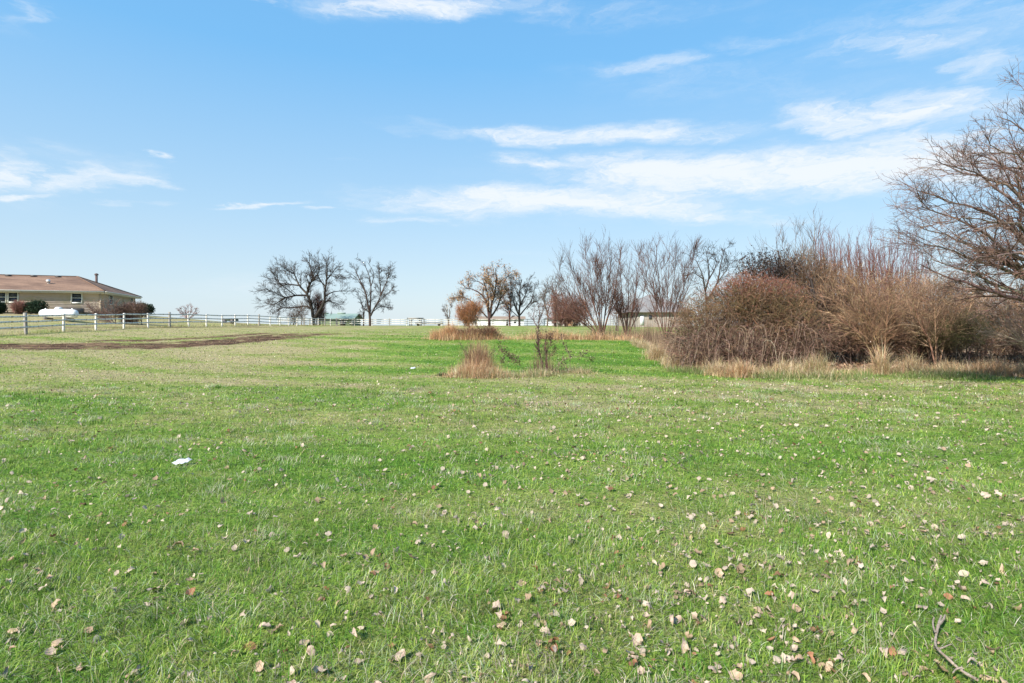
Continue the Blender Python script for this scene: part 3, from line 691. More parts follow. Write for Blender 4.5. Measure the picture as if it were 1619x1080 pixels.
def fence(pts, label, greys=(), name='rail_fence', heights=(.45, .80, 1.15), skip=()):
    th = thing(name, label, 'fence', (pts[0][0], pts[0][1], float(hz_at(*pts[0]))))
    base = np.array(th.location)
    tops = []
    for k, (x, y) in enumerate(pts):
        z = float(hz_at(x, y)); tops.append(z)
        me = posts_g[k % 2] if k in greys else posts_w[k % 4]
        o = obj('post', me, None, th, loc=np.array([x, y, z]) - base)
        o.rotation_euler = (rng.normal(0, .02), rng.normal(0, .02), math.atan2(pts[min(k + 1, len(pts) - 1)][1] - pts[max(k - 1, 0)][1], pts[min(k + 1, len(pts) - 1)][0] - pts[max(k - 1, 0)][0]))
    for k in range(len(pts) - 1):
        a_ = np.array([*pts[k], tops[k]]); b_ = np.array([*pts[k + 1], tops[k + 1]])
        hd = math.atan2(b_[1] - a_[1], b_[0] - a_[0]); Lx = np.linalg.norm(b_ - a_)
        n_v = np.array([math.sin(hd), -math.cos(hd), 0]);
        if n_v[1] > 0 and abs(n_v[1]) > .5: n_v = -n_v
        if abs(n_v[1]) <= .5 and n_v[0] < 0: n_v = -n_v
        for h in heights:
            if (k, h) in skip: continue
            za, zb = a_[2] + h + rng.normal(0, .012), b_[2] + h + rng.normal(0, .012)
            mid = (a_ + b_) / 2; mid[2] = (za + zb) / 2
            o = obj('rail', rails_w[rng.integers(5)], None, th, loc=mid + n_v * .085 - base)
            o.rotation_euler = (0, -math.asin((zb - za) / Lx), hd); o.scale = (Lx / SP * .998, 1, 1)
FX = -31.0
pts = [(FX + rng.normal(0, .03), 27.15 + SP * k) for k in range(25)]
fence(pts, 'long white three rail board fence running away beside the lawn', greys=(3, 8, 14, 19, 22, 24))
p0 = np.array(pts[-1]); pts2 = [tuple(p0 + np.array([SP * k + .12, .035 * SP * k])) for k in range(23)]
fence(pts2, 'far pale rail fence crossing behind the centre trees', greys=(0, 1, 3, 5, 8, 9, 12, 15, 17, 20))
pts3 = [(-46 + SP * k, 112 + .1 * k) for k in range(6)]
fence(pts3, 'short far fence seen through the rails under the big spreading tree', greys=(1, 2, 4))

def fence_weeds():
    n = 5200; X = FX + rng.normal(0, .16, n); Y = 27 + 70 * rng.random(n) ** 1.3; k = rng.random(n) < 2.2 * fbm(X * .3, Y * .9, 88) - .5; X, Y = X[k], Y[k]; n = len(X)
    c = palette([(.30, .32, .11), (.45, .38, .2), (.16, .22, .06), (.36, .25, .14)], [3, 2, 2, 1], n, .2); sc = Y / 40
    mb = MB(); mb.add(*blades(np.stack([X, Y, hz_at(X, Y) - .01], 1), rng.uniform(0, 6.28, n), rng.uniform(.1, .38, n), np.abs(rng.normal(0, .4, n)), rng.uniform(.1, 1.2, n), .012 * sc * rng.uniform(.7, 1.3, n), 3, c * .8, c * 1.1))
    obj('fence_weeds', mb.mesh('fence_weeds', usecol=True), M_dry, kind='stuff', label='uncut grass and weeds growing along the foot of the long fence', cat='weeds')
fence_weeds()
# ================================================================== FAR BUILDINGS
def box_building(name, label, x0, x1, ytop, ybot, Y, depth, wallm, roofm, ridge_px, cat='shed', over=.35, hip=0.0, openings=(), wallname='wall', vents=()):
    a_ = P3(x0, ytop, Y); b_ = P3(x1, ytop, Y); zt = a_[2]; cx_ = (a_[0] + b_[0]) / 2
    g = float(hz_at(cx_, Y + depth / 2)); zb = g - .3
    th = thing(name, label, cat, (cx_, Y + depth / 2, g))
    X0, X1, Y0, Y1 = a_[0], b_[0], Y, Y + depth
    quad = [((X0, Y0), (X1, Y0)), ((X1, Y0), (X1, Y1)), ((X1, Y1), (X0, Y1)), ((X0, Y1), (X0, Y0))]
    zr = CAMH + (HY - ridge_px) * (Y + depth / 2) / F
    for i, (p, q) in enumerate(quad):
        mb = MB(); V = [(*p, zb), (*q, zb), (*q, zt), (*p, zt)]
        if i in (1, 3) and hip == 0: mb.add(V + [((p[0] + q[0]) / 2, (p[1] + q[1]) / 2, zr - .03)], [[[0, 1, 2, 4, 3]]])
        else: mb.add(V, [[[0, 1, 2, 3]]])
        part(wallname, mb, wallm, th)
    o = over; e = [(X0 - o, Y0 - o, zt), (X1 + o, Y0 - o, zt), (X1 + o, Y1 + o, zt), (X0 - o, Y1 + o, zt)]
    r0, r1 = (X0 - o + hip, (Y0 + Y1) / 2, zr), (X1 + o - hip, (Y0 + Y1) / 2, zr)
    mb = MB(); up_ = np.array([0, 0, .08])
    for fc in ([e[0], e[1], r1, r0], [e[2], e[3], r0, r1]): 
        fc = np.array(fc); mb.add(fc + up_, [[[0, 1, 2, 3]]]); mb.add(fc, [[[0, 1, 2, 3]]])
        mb.add([fc[0], fc[1], fc[1] + up_, fc[0] + up_], [[[0, 1, 2, 3]]])
    for fc in ([e[3], e[0], r0], [e[1], e[2], r1]):
        fc = np.array(fc)
        if hip: mb.add(fc + up_, [[[0, 1, 2]]])
        else:
            mb.add([fc[1], fc[2], fc[2] + up_, fc[1] + up_], [[[0, 1, 2, 3]]]); mb.add([fc[0], fc[2], fc[2] + up_, fc[0] + up_], [[[0, 1, 2, 3]]])
    rf = part('roof', mb, roofm, th)
    for v0, v1 in vents:
        q0, q1 = P3(v0, ridge_px, Y + depth / 2), P3(v1, ridge_px, Y + depth / 2); mb = MB()
        mb.box(((q0[0] + q1[0]) / 2, Y + depth / 2, zr + .15), ((q1[0] - q0[0]) / 2, .25, .12)); part('ridge_vent', mb, M_greenroof if roofm is M_greenroof else M_dark, th, sub=rf)
    for (kind, xa, xb, ya, yb, mt) in openings:
        q0, q1 = P3(xa, yb, Y), P3(xb, ya, Y); mb = MB()
        zlo = max(q0[2], g); mb.box(((q0[0] + q1[0]) / 2, Y - .03, (zlo + q1[2]) / 2), ((q1[0] - q0[0]) / 2, .05, max(.05, (q1[2] - zlo) / 2))); part(kind, mb, mt, th)
    return th
box_building('green_shed', 'low olive shed with pale green metal roof behind the big tree', 503, 557, 504.3, 516, 108, 6, M_greenwall, M_greenroof, 496.5, 'shed', .5,
             openings=[('door', 538, 546, 506, 516, M_dark), ('corner_trim', 556, 557.5, 505, 516, M_cream)], vents=((507, 519), (534, 546)))
box_building('long_white_building', 'long low white building with brown roof behind the centre trees', 742, 828, 505.2, 516, 113, 7, M_whitewall, M_brownroof, 500.8, 'building', .4,
             openings=[('wall_panel', 772, 775, 506, 515, M_beige), ('door', 800, 803.5, 507, 516, M_dark), ('window', 812, 816, 507, 511, M_glass)])
box_building('grey_barn', 'grey roofed barn mostly hidden behind bare saplings', 1006, 1090, 494, 516, 82, 14, M_barnwall, M_greyroof, 467, 'barn', .7, hip=4.0,
             openings=[('window', 1026, 1031, 499, 505, M_glass), ('door', 1012, 1018, 499, 514, M_whitewall)])
box_building('white_garage', 'white garage building with dark doors beyond the far fence', 866, 925, 505.5, 516, 112, 7, M_whitewall, M_greyroof, 502.6, 'garage', .3,
             openings=[('garage_door', 884, 889, 509, 516, M_dark), ('garage_door', 905, 912, 509, 516, M_dark), ('window', 872, 876, 507.5, 511, M_glass)])
box_building('wooden_hut', 'small tan wooden hut behind the far fence', 893, 905, 500, 515, 109.2, 1.6, M_wood, M_wood, 498.6, 'hut', .1)
# shelter
def shelter():
    Y = 104.8; a_, b_ = P3(648, 504, Y), P3(663, 504, Y); g = float(hz_at(a_[0], Y))
    th = thing('open_shelter', 'small flat roofed open shelter left of the little bare tree', 'shelter', ((a_[0] + b_[0]) / 2, Y, g))
    for x in (a_[0], b_[0]):
        for yy in (Y, Y + 2):
            mb = MB(); mb.box((x, yy, (g + a_[2]) / 2), (.08, .08, (a_[2] - g) / 2)); part('post', mb, M_grey, th)
    mb = MB(); mb.box(((a_[0] + b_[0]) / 2, Y + 1, a_[2] + .08), ((b_[0] - a_[0]) / 2 + .45, 1.4, .1)); part('roof', mb, M_grey, th)
shelter()
def wagon(name, label, x0, x1, yt, yb, Y, mt, cat, wheels=True):
    a_, b_ = P3(x0, yt, Y), P3(x1, yt, Y); g = float(hz_at((a_[0] + b_[0]) / 2, Y))
    th = thing(name, label, cat, ((a_[0] + b_[0]) / 2, Y, g)); zt = a_[2]; mb = MB()
    zt = max(zt, g + .55)
    mb.box(((a_[0] + b_[0]) / 2, Y, g + .3 + (zt - g - .3) / 2), ((b_[0] - a_[0]) / 2, .7, (zt - g - .3) / 2), taper=.96); part('body', mb, mt, th)
    mb = MB(); mb.box(((a_[0] + b_[0]) / 2, Y, zt + .03), ((b_[0] - a_[0]) / 2 + .08, .78, .028)); part('lid', mb, mt, th)
    for s in (.12, .88):
        x = a_[0] * (1 - s) + b_[0] * s; mb = MB(); mb.cyl((x, Y - .74, g + .25), (x, Y - .58, g + .25), .27, n=14); part('wheel', mb, M_dark, th)
M_dgreen = noise_mat('dark_green_paint', (.03, .05, .03), (.06, .09, .05), 4, .6)
wagon('feed_wagon', 'dark green feed wagon low behind the white fence', 357, 373, 509, 515, 70, M_dgreen, 'wagon')
wagon('flat_trailer', 'long dark flat trailer standing beyond the far fence', 657, 700, 511, 515.5, 106.5, M_found, 'trailer')
wagon('stock_trailer', 'small white stock trailer beside the tan hut', 914, 926, 507, 516, 107.2, M_whitewall, 'trailer')

# ================================================================== FAR TREES
far_gens = lambda n1, n2, n3, L1, L2, L3, r: [dict(n=n1, L=L1, ang=42, t0=.2, lt=.25, K=5, wander=.15, up=.08, rfac=.38, rmin=r * 1.7),
        dict(n=n2, L=L2, ang=36, t0=.15, K=4, wander=.15, up=.06, rfac=.65, rmin=r * 1.3), dict(n=n3, L=L3, ang=36, t0=.15, K=3, wander=.15, up=.05, rfac=.7, rmin=r * 1.15)]
spec1 = [([(835, 645), (835, 590), (830, 540), (812, 460), (785, 400), (800, 350), (830, 305), (822, 240), (800, 165)], 1),
         ([(835, 600), (880, 530), (918, 465), (920, 400), (935, 300), (940, 210), (930, 155)], .85),
         ([(785, 400), (730, 340), (690, 250), (655, 190)], .6), ([(790, 415), (700, 415), (620, 432), (560, 400), (470, 365)], .55),
         ([(825, 520), (780, 495), (700, 505), (600, 510), (552, 525)], .5), ([(920, 425), (980, 390), (1065, 380)], .42), ([(930, 350), (880, 290), (850, 200)], .4),
         ([(730, 340), (640, 330), (580, 320), (550, 250)], .42), ([(830, 305), (880, 230), (870, 160)], .4), ([(620, 432), (540, 480), (455, 470)], .33),
         ([(935, 300), (990, 230), (1015, 190)], .35), ([(690, 250), (630, 220), (600, 195)], .33), ([(905, 480), (950, 450), (1000, 480)], .3), ([(700, 415), (640, 370), (540, 290)], .3), ([(935, 260), (1000, 270), (1035, 250)], .3)]
L_, b_ = mklimbs(Z2, 97, spec1, 4.5, .33)
tree('spreading_tree', 'largest far bare tree with wide low limbs behind the fence', 'tree', b_, L_, 2, far_gens(320, 1600, 4200, 2.5, 1.2, .75, .015), BARK)
spec2 = [([(1262, 648), (1262, 600), (1260, 555), (1245, 480), (1225, 380), (1180, 290), (1140, 195)], 1), ([(1260, 560), (1265, 460), (1268, 350), (1250, 250), (1210, 165)], .75),
         ([(1265, 570), (1300, 500), (1340, 420), (1335, 300), (1330, 195)], .75), ([(1300, 500), (1370, 420), (1440, 370)], .45), ([(1280, 540), (1340, 500), (1400, 510)], .35),
         ([(1340, 420), (1390, 300), (1405, 205)], .5), ([(1225, 380), (1170, 300), (1110, 240)], .4), ([(1268, 350), (1290, 250), (1240, 160)], .4)]
L_, b_ = mklimbs(Z2, 99, spec2, 3, .23)
tree('upright_tree', 'upright far bare tree standing right of the green roofed shed', 'tree', b_, L_, 1, far_gens(130, 700, 2000, 1.5, 1.0, .65, .015), BARK)
spec = [([(1213, 650), (1215, 580), (1205, 500), (1185, 440), (1165, 390)], 1), ([(1215, 570), (1225, 500), (1230, 440)], .6), ([(1210, 600), (1180, 560), (1160, 540)], .4)]
L_, b_ = mklimbs(Z2, 101, spec, 1, .13)
tree('slender_tree', 'thin bare tree close to the left of the upright tree', 'tree', b_, L_, 1, far_gens(35, 120, 300, 1.3, .8, .5, .016), BARK)
OR = [(.46, .25, .12), (.38, .20, .09), (.55, .36, .20), (.28, .15, .08)]
spec3 = [([(722, 740), (720, 670), (710, 590), (690, 510), (640, 450), (570, 415), (520, 405)], 1), ([(715, 610), (710, 480), (685, 390), (655, 310)], .7),
         ([(728, 660), (742, 540), (770, 430), (782, 330), (772, 240)], .85), ([(730, 660), (790, 570), (820, 480), (835, 380), (905, 265)], .7), ([(705, 660), (640, 590), (580, 530), (520, 490), (425, 490)], .5),
         ([(785, 380), (840, 330), (905, 290)], .4), ([(685, 390), (620, 350), (545, 345)], .4), ([(760, 460), (720, 350), (715, 270)], .4), ([(810, 510), (850, 450), (880, 420)], .35)]
L_, b_ = mklimbs(Z3, 92, spec3, 3.5, .25)
tree('russet_tree', 'spreading far tree with orange brown leaves still on its crown', 'tree', b_, L_, 1, far_gens(110, 550, 1500, 1.9, 1.1, .7, .016), BARK, leaves=dict(n=6500, size=.10, cols=OR, spread=.25))
spec4 = [([(978, 745), (978, 690), (975, 620), (985, 520), (980, 420), (1000, 335)], 1), ([(975, 640), (940, 560), (920, 470), (900, 360)], .7), ([(980, 640), (1030, 580), (1080, 510), (1110, 400)], .65),
         ([(985, 560), (1040, 440), (1060, 350)], .55), ([(965, 650), (890, 580), (845, 530)], .4), ([(1040, 590), (1100, 520), (1130, 480)], .35), ([(980, 480), (940, 400), (950, 340)], .45)]
L_, b_ = mklimbs(Z3, 95, spec4, 2.5, .21)
tree('vase_tree', 'bare grey vase shaped tree right of the russet tree', 'tree', b_, L_, 1, far_gens(110, 550, 1500, 1.7, 1.1, .7, .016), BARK)
spec5 = [([(897, 740), (895, 690), (893, 620), (870, 560), (830, 495)], 1), ([(895, 630), (905, 540), (885, 440)], .8), ([(893, 640), (860, 600), (810, 580)], .5)]
L_, b_ = mklimbs(Z3, 97, spec5, 1.5, .16)
tree('small_brown_tree', 'small brown twiggy tree between the russet and the vase shaped trees', 'tree', b_, L_, 1, far_gens(60, 260, 700, 1.2, .8, .55, .015), RED)
spec = [([(370, 740), (370, 690), (360, 620), (335, 560)], 1), ([(366, 650), (340, 610), (315, 590)], .5), ([(364, 620), (360, 570), (350, 545)], .5)]
L_, b_ = mklimbs(Z3, 101, spec, 1, .12)
tree('little_bare_tree', 'little pale bare tree left of the orange shrub', 'tree', b_, L_, 1, far_gens(22, 70, 150, .9, .6, .4, .014), BARKL)
spec = [([(380, 740), (378, 680), (382, 600), (388, 550)], 1), ([(380, 650), (395, 600), (392, 560)], .5)]
L_, b_ = mklimbs(Z3, 103, spec, .5, .09)
tree('little_bare_tree', 'thinner little tree touching the little pale bare one on its right', 'tree', b_, L_, 1, far_gens(16, 50, 110, .7, .5, .4, .014), BARKL)

# fan shrubs
def fan(name, label, cat, zf, base, tips, Y, r, gens, cols, dz=1.2, bow=.25, jitb=10, leaves=None, group=None, twigname='crown'):
    spec = []
    for (tx, ty) in tips:
        if ty < base[1] - 380: ty = base[1] - (base[1] - ty) * .93
        bx, by = base[0] + rng.uniform(-jitb, jitb), base[1]
        mx_, my_ = bx + (tx - bx) * (.5 + bow * .5), by + (ty - by) * (.5 - bow * .35)
        spec.append(([(bx, by + 6), (bx + (mx_ - bx) * .55, by + (my_ - by) * .5), (mx_, my_), (tx + (tx - mx_) * -.05, ty + (by - ty) * .12), (tx, ty)], rng.uniform(.6, 1)))
    out = []
    for pts, w in spec: out.append(limb(zf, pts, Y + rng.uniform(-.2, .2), rng.uniform(-dz, dz), r * w, r * w * .15))
    b = out[0][0][0]; g = float(hz_at(b[0], Y))
    for o in out: o[0][0][2] = g - .1
    return tree(name, label, cat, (b[0], Y, g), out, 2, gens, cols, leaves=leaves, group=group, twigname=twigname)
near_g = lambda n1, n2, L1, L2, r, up=.12, ang=28: [dict(n=n1, L=L1, ang=ang, t0=.25, K=5, wander=.08, up=up, rfac=.55, rmin=r * 1.4), dict(n=n2, L=L2, ang=ang, t0=.15, K=4, wander=.1, up=up, rfac=.6, rmin=r)]
RB = [(.10, .048, .034), (.075, .038, .028), (.14, .07, .045)]
fan('multi_stem_sapling', 'tall many stemmed bare sapling left of the brown bush row', 'tree', Z5, (385, 785),
    [(95, 270), (170, 225), (215, 330), (270, 140), (300, 250), (335, 230), (375, 145), (420, 210), (445, 165), (500, 185), (130, 500), (50, 470), (350, 300), (465, 330), (240, 420)], 31, .042,
    near_g(300, 2000, 1.5, .8, .006), RB, 1.8)
fan('reddish_sapling', 'shorter reddish sapling close to the right of the tall many stemmed one', 'tree', Z5, (545, 778), [(445, 330), (500, 260), (560, 285), (625, 225), (610, 400), (660, 470), (540, 380), (480, 440)], 32.5, .05,
    near_g(150, 900, 1.2, .7, .006), RB, 1.4)
fan('forked_sapling', 'bare forked sapling rising just left of the big brown bush', 'tree', Z5, (797, 850), [(645, 290), (680, 195), (738, 150), (770, 260), (825, 140), (868, 190), (925, 260), (980, 175), (985, 300)], 27, .036,
    near_g(240, 1600, 1.3, .7, .005), RB, 1.3, bow=.05, jitb=6)
spec = [([(1075, 800), (1070, 600), (1055, 470), (1040, 390), (1000, 300)], 1), ([(1060, 500), (1085, 400), (1075, 300), (1065, 235)], .7), ([(1085, 420), (1130, 330), (1120, 250)], .5), ([(1075, 560), (1140, 440), (1160, 330), (1190, 215)], .8), ([(1140, 440), (1200, 360), (1230, 300)], .4), ([(1045, 420), (980, 380), (930, 400)], .4)]
L_, b_ = mklimbs(Z5, 48, spec, 1.5, .12)
tree('crooked_tree', 'dark crooked tree showing above the left slope of the big bush', 'tree', b_, L_, 1, far_gens(60, 260, 600, 1.5, .9, .6, .01), BARK)
# far thin trees and thickets around x 860-915
spec = [([(1215, 745), (1220, 640), (1200, 560), (1190, 470), (1230, 370)], 1), ([(1215, 620), (1250, 520), (1290, 400), (1310, 350)], .8), ([(1205, 590), (1180, 500), (1185, 450)], .5), ([(1240, 540), (1300, 470), (1340, 400)], .5)]
L_, b_ = mklimbs(Z3, 88, spec, 2, .13)
tree('thin_far_tree', 'thin pale far tree left of the rust brown thicket', 'tree', b_, L_, 1, far_gens(70, 320, 800, 1.5, .9, .6, .014), BARKL)

# ================================================================== MASS SHRUBS
def shrub(name, label, cat, ells, Y, n, L, r, cols, ncore=40, up=.5, out=.8, leaves=0, lsize=.03, lcols=None, K=3, wander=.25, w=None, group=None, stemcols=None, lw=None, rough=.25):
    """ells: (px, py, half width px, half height px, half depth m, dY). twigs grow from inside outwards over the ellipsoids' shell"""
    cs = [];
    for (px, py, hw, hh, hd, dY) in ells:
        c = P3(px, py, Y + dY); cs.append((c, np.array([hw * (Y + dY) / F, hd, hh * (Y + dY) / F])))
    bx = float(np.mean([c[0][0] for c in cs])); g = float(hz_at(bx, Y))
    th = thing(name, label, cat, (bx, Y, g), group)
    vol = np.array([np.prod(s) ** .75 for c, s in cs]); pk = rng.choice(len(cs), n, p=vol / vol.sum())
    C = np.array([c for c, s in cs])[pk]; S = np.array([s for c, s in cs])[pk]
    u = rng.standard_normal((n, 3)); u /= np.linalg.norm(u, axis=1, keepdims=True)
    lump = 1 + rough * (fbm(u[:, 0] * 3 + pk * 7, u[:, 2] * 3 + u[:, 1] * 2, 41) - .5) * 2
    rad = rng.random(n) ** .45 * .93
    pos = C + u * S * (rad * lump)[:, None]
    gz = hz_at(pos[:, 0], pos[:, 1]); ok = pos[:, 2] > gz + .03; pos = pos[ok]; u = u[ok]; gz = gz[ok]; n = len(pos)
    d = u * out + np.array([0, 0, up]) + .55 * rng.standard_normal((n, 3)); d /= np.linalg.norm(d, axis=1, keepdims=True)
    LL = L * rng.uniform(.4, 1.3, n); P = np.zeros((n, K, 3)); P[:, 0] = pos - d * (LL * .4)[:, None]
    for k in range(1, K):
        P[:, k] = P[:, k - 1] + d * (LL / (K - 1))[:, None]; d = d + wander * rng.standard_normal((n, 3)); d /= np.linalg.norm(d, axis=1, keepdims=True)
    P[:, :, 2] = np.maximum(P[:, :, 2], gz[:, None] + .01)
    R = (r * rng.uniform(.6, 1.4, n))[:, None] * np.linspace(1, .45, K)[None]
    V, f = tubes(P, R, 3); mb = MB()
    cc = cols(P[:, 0], u) if callable(cols) else palette(cols, w or [1] * len(cols), n, .22)
    mb.add(V, f, np.repeat(cc, K * 3, axis=0)); part('twigs', mb, M_twig, th, True, True)
    # stems
    m_ = ncore; sp = np.zeros((m_, 6, 3)); pk2 = rng.integers(0, len(cs), m_)
    for i in range(m_):
        c, s = cs[pk2[i]]; u2 = rng.standard_normal(3); u2[2] = abs(u2[2]) * 1.1; u2 /= np.linalg.norm(u2)
        tip = c + u2 * s * .9; b = np.array([c[0] + rng.normal(0, .3) * s[0], c[1] + rng.normal(0, .3) * s[1], 0]); b[2] = hz_at(b[0], b[1]) - .05
        for k in range(6):
            q = k / 5; sp[i, k] = b * (1 - q) + tip * q; sp[i, k, :2] = b[:2] * (1 - q ** 1.5) + tip[:2] * q ** 1.5
            if 0 < k: sp[i, k] += rng.normal(0, .05, 3) * s[0] * .5
    Rs = (r * rng.uniform(1.8, 4, m_))[:, None] * np.linspace(1, .35, 6)[None]
    V, f = tubes(sp, Rs, 5); mb = MB(); mb.add(V, f, tint(sp, stemcols or BARKL, None, .15, 5)); part('stems', mb, M_twig, th, True, True)
    if leaves:
        mb = MB(); V, f, c = leaf_bits(P, leaves, lsize, lcols, lw, .1, lsize); mb.add(V, f, c); part('foliage', mb, M_dleaf, th, True)
    return th
def bigbush_cols(p, u):
    n = len(p); z = p[:, 2]
    red = palette([(.25, .105, .07), (.19, .08, .06), (.29, .14, .09)], [1, 1, 1], n); ol = palette([(.17, .115, .055), (.23, .135, .075), (.13, .085, .05)], [1, 1, 1], n); gr = palette([(.17, .10, .07), (.26, .165, .115), (.10, .06, .045)], [1, 1, 1], n)
    f = z + .5 * (fbm(p[:, 0] * 1.5, p[:, 1] * 1.5 + z, 51) - .5) + .25 * rng.standard_normal(n)
    return np.where((f > 2.5)[:, None], red, np.where((f > 1.45)[:, None], ol, gr))
shrub('vine_covered_bush', 'largest rounded red brown bush smothered in vines', 'bush',
      [(1172, 512, 100, 80, 1.5, 1.0), (1105, 535, 62, 62, 1.3, .5), (1225, 508, 68, 76, 1.3, .8), (1185, 470, 66, 42, 1.1, 1.0), (1255, 530, 50, 66, 1.2, .4), (1170, 560, 110, 40, .8, -.1)],
      18, 20000, .44, .0062, bigbush_cols, 120, up=.15, out=.6, leaves=12000, lsize=.022, lcols=[(.26, .11, .07), (.15, .11, .05), (.33, .21, .13), (.16, .17, .07)], lw=[4, 2.4, 2.4, 1], wander=.4)
# hanging vines on the bush's front
def vines(name, label, x0, x1, y0, y1, Y, n, cols, r=.005, droop=1.0):
    th_pos = P3((x0 + x1) / 2, y1, Y); g = float(hz_at(th_pos[0], Y)); P = np.zeros((n, 6, 3))
    for i in range(n):
        a_ = P3(rng.uniform(x0, x1), rng.uniform(y0, y1), Y + rng.uniform(0, .8)); L = rng.uniform(.3, .85); sgn = rng.choice([-1, 1]) * rng.uniform(.1, .7)
        for k in range(6):
            q = k / 5; P[i, k] = a_ + np.array([sgn * L * q, -.35 * math.sin(q * 2.5) * L + rng.normal(0, .03), .25 * L * math.sin(q * 3.1) - droop * L * q * q])
    P[:, :, 2] = np.maximum(P[:, :, 2], hz_at(P[:, :, 0], P[:, :, 1]) + .02)
    th = thing(name, label, 'vines', (th_pos[0], Y, g)); mb = MB()
    V, f = tubes(P, np.full((n, 6), r) * rng.uniform(.6, 1.3, (n, 1)), 3); mb.add(V, f, tint(P, cols)); part('vine_stems', mb, M_twig, th, True, True)
    mb = MB(); V, f, c = leaf_bits(P, n * 2, .025, [(.26, .17, .11), (.16, .09, .06)]); mb.add(V, f, c); part('dead_foliage', mb, M_dleaf, th, True)
vines('hanging_vines', 'pale leafless vines trailing down the front of the largest bush', 1060, 1290, 510, 572, 16.9, 170, [(.27, .185, .13), (.18, .115, .085), (.36, .26, .19)])
BLK = [(.030, .022, .018), (.05, .035, .03), (.07, .04, .03)]
shrub('dark_leaved_shrub', 'shrub with near black curled leaves above the big bush', 'shrub', [(1195, 425, 32, 28, .9, 0), (1235, 425, 32, 30, .9, .3)], 21, 700, .6, .006, BARK, 25, up=.7, out=.7,
      leaves=1700, lsize=.045, lcols=BLK)
shrub('brown_leaved_shrub', 'brown leaved upright shrub between the big bush and the red stems', 'shrub', [(1275, 440, 42, 48, 1.1, .5), (1310, 470, 40, 60, 1.1, 0), (1280, 500, 45, 50, 1.0, .6)], 20.5, 3800, .6, .006,
      [(.17, .10, .06), (.12, .08, .05), (.24, .15, .09)], 50, up=.6, out=.6, leaves=3000, lsize=.03, lcols=[(.22, .11, .06), (.10, .05, .035), (.30, .17, .09)])
fan('pale_twigged_sapling', 'bare grey sapling with fanned twigs above the brown leaved shrub', 'tree', Z6, (330, 620), [(165, 200), (150, 265), (235, 160), (270, 150), (345, 150), (385, 140), (455, 90), (450, 170), (300, 200), (400, 170)], 23, .04,
    near_g(150, 700, 1.3, .7, .005, .1), BARKL, 1.2, bow=.1)
# red upright stems
def red_stems():
    ths = []
    Y = 24
    for gi, (x0, x1, yt0, yt1, lab, n, cl) in enumerate(((1288, 1352, 364, 392, 'thicket of straight reddish stems nearest the brown leaved shrub', 60, RED), (1345, 1400, 366, 390, 'middle thicket of straight slender red brown stems', 50, RED),
                                                 (1385, 1470, 358, 408, 'tallest thicket of dark red stems just left of the large tree', 70, [(.13, .05, .045), (.17, .07, .06)]))):
        limbs = []
        for i in range(n):
            bx = rng.uniform(x0, x1); tx = bx + rng.normal(0, 14); y_t = rng.uniform(yt0, yt1 + 35) - (0 if rng.random() < .6 else -20)
            b = P3(bx, 560, Y + rng.uniform(-1, 1.2)); b[2] = hz_at(b[0], b[1]) - .05; t = P3(tx, y_t, b[1])
            mid = (b + t) / 2 + rng.normal(0, .12, 3); limbs.append(([b, mid, t], rng.uniform(.014, .026), .006))
        c = P3((x0 + x1) / 2, 560, Y); base = (c[0], Y, float(hz_at(c[0], Y)))
        th = thing('red_stem_thicket', lab, 'thicket', base, 'upright red stem thickets')
        L0 = [catmull(p, (a_, b_), 7) for p, a_, b_ in limbs]; P = np.array([p for p, r in L0]); R = np.array([r for p, r in L0])
        mb = MB(); V, f = tubes(P, R, 4); mb.add(V, f, tint(P, cl, None, .15, 4)); part('stems', mb, M_twig, th, True, True)
        P2, R2 = spawn([(P, R)], n=n * 14, L=.9, ang=20, t0=.35, K=4, wander=.08, up=.18, rfac=.5, rmin=.0055); mb = MB(); V, f = tubes(P2, R2, 3); mb.add(V, f, tint(P2, cl))
        P3_, R3_ = spawn([(P2, R2)], n=n * 22, L=.45, ang=28, t0=.2, K=3, wander=.1, up=.15, rfac=.6, rmin=.004); V, f = tubes(P3_, R3_, 3); mb.add(V, f, tint(P3_, cl)); part('twigs', mb, M_twig, th, True, True)
red_stems()
# tan arching shrubs
tan_g = [dict(n=380, L=1.0, ang=32, t0=.2, K=5, wander=.12, up=-.02, rfac=.6, rmin=.006), dict(n=2500, L=.55, ang=38, t0=.1, K=3, wander=.2, up=0, rfac=.6, rmin=.0045)]
fan('arching_tan_shrub', 'arching straw coloured shrub in the middle of the bush row', 'shrub', Z6, (815, 800), [(510, 440), (560, 600), (500, 560), (610, 420), (680, 380), (740, 400), (800, 380), (870, 400), (940, 440), (960, 560), (1000, 500), (640, 500), (720, 480), (900, 520), (580, 500)], 18.5, .03,
    tan_g, [(.30, .18, .105), (.24, .145, .085), (.38, .25, .15), (.17, .105, .07)], .9, bow=.2, jitb=45)
fan('arching_brown_shrub', 'brown arching shrub right of the straw coloured one', 'shrub', Z6, (1130, 800), [(950, 450), (1000, 520), (1060, 440), (1120, 460), (1180, 480), (1260, 500), (1330, 540), (1380, 580), (1240, 590), (1010, 600), (1160, 560)], 18.2, .03,
    tan_g, [(.33, .21, .13), (.26, .16, .10), (.42, .28, .17), (.18, .11, .07)], .9, bow=.35, jitb=18)
BRN = [(.22, .13, .085), (.29, .17, .11), (.17, .10, .07), (.34, .22, .14)]
shrub('olive_brush', 'olive green tinged brush at the foot of the brown arching shrub', 'brush', [(1520, 520, 45, 30, .8, 0), (1480, 530, 32, 24, .7, .2)], 18, 2600, .4, .0045, [(.09, .085, .035), (.13, .11, .05), (.16, .11, .07)], 30,
      leaves=2200, lsize=.02, lcols=[(.10, .12, .04), (.16, .12, .06)])
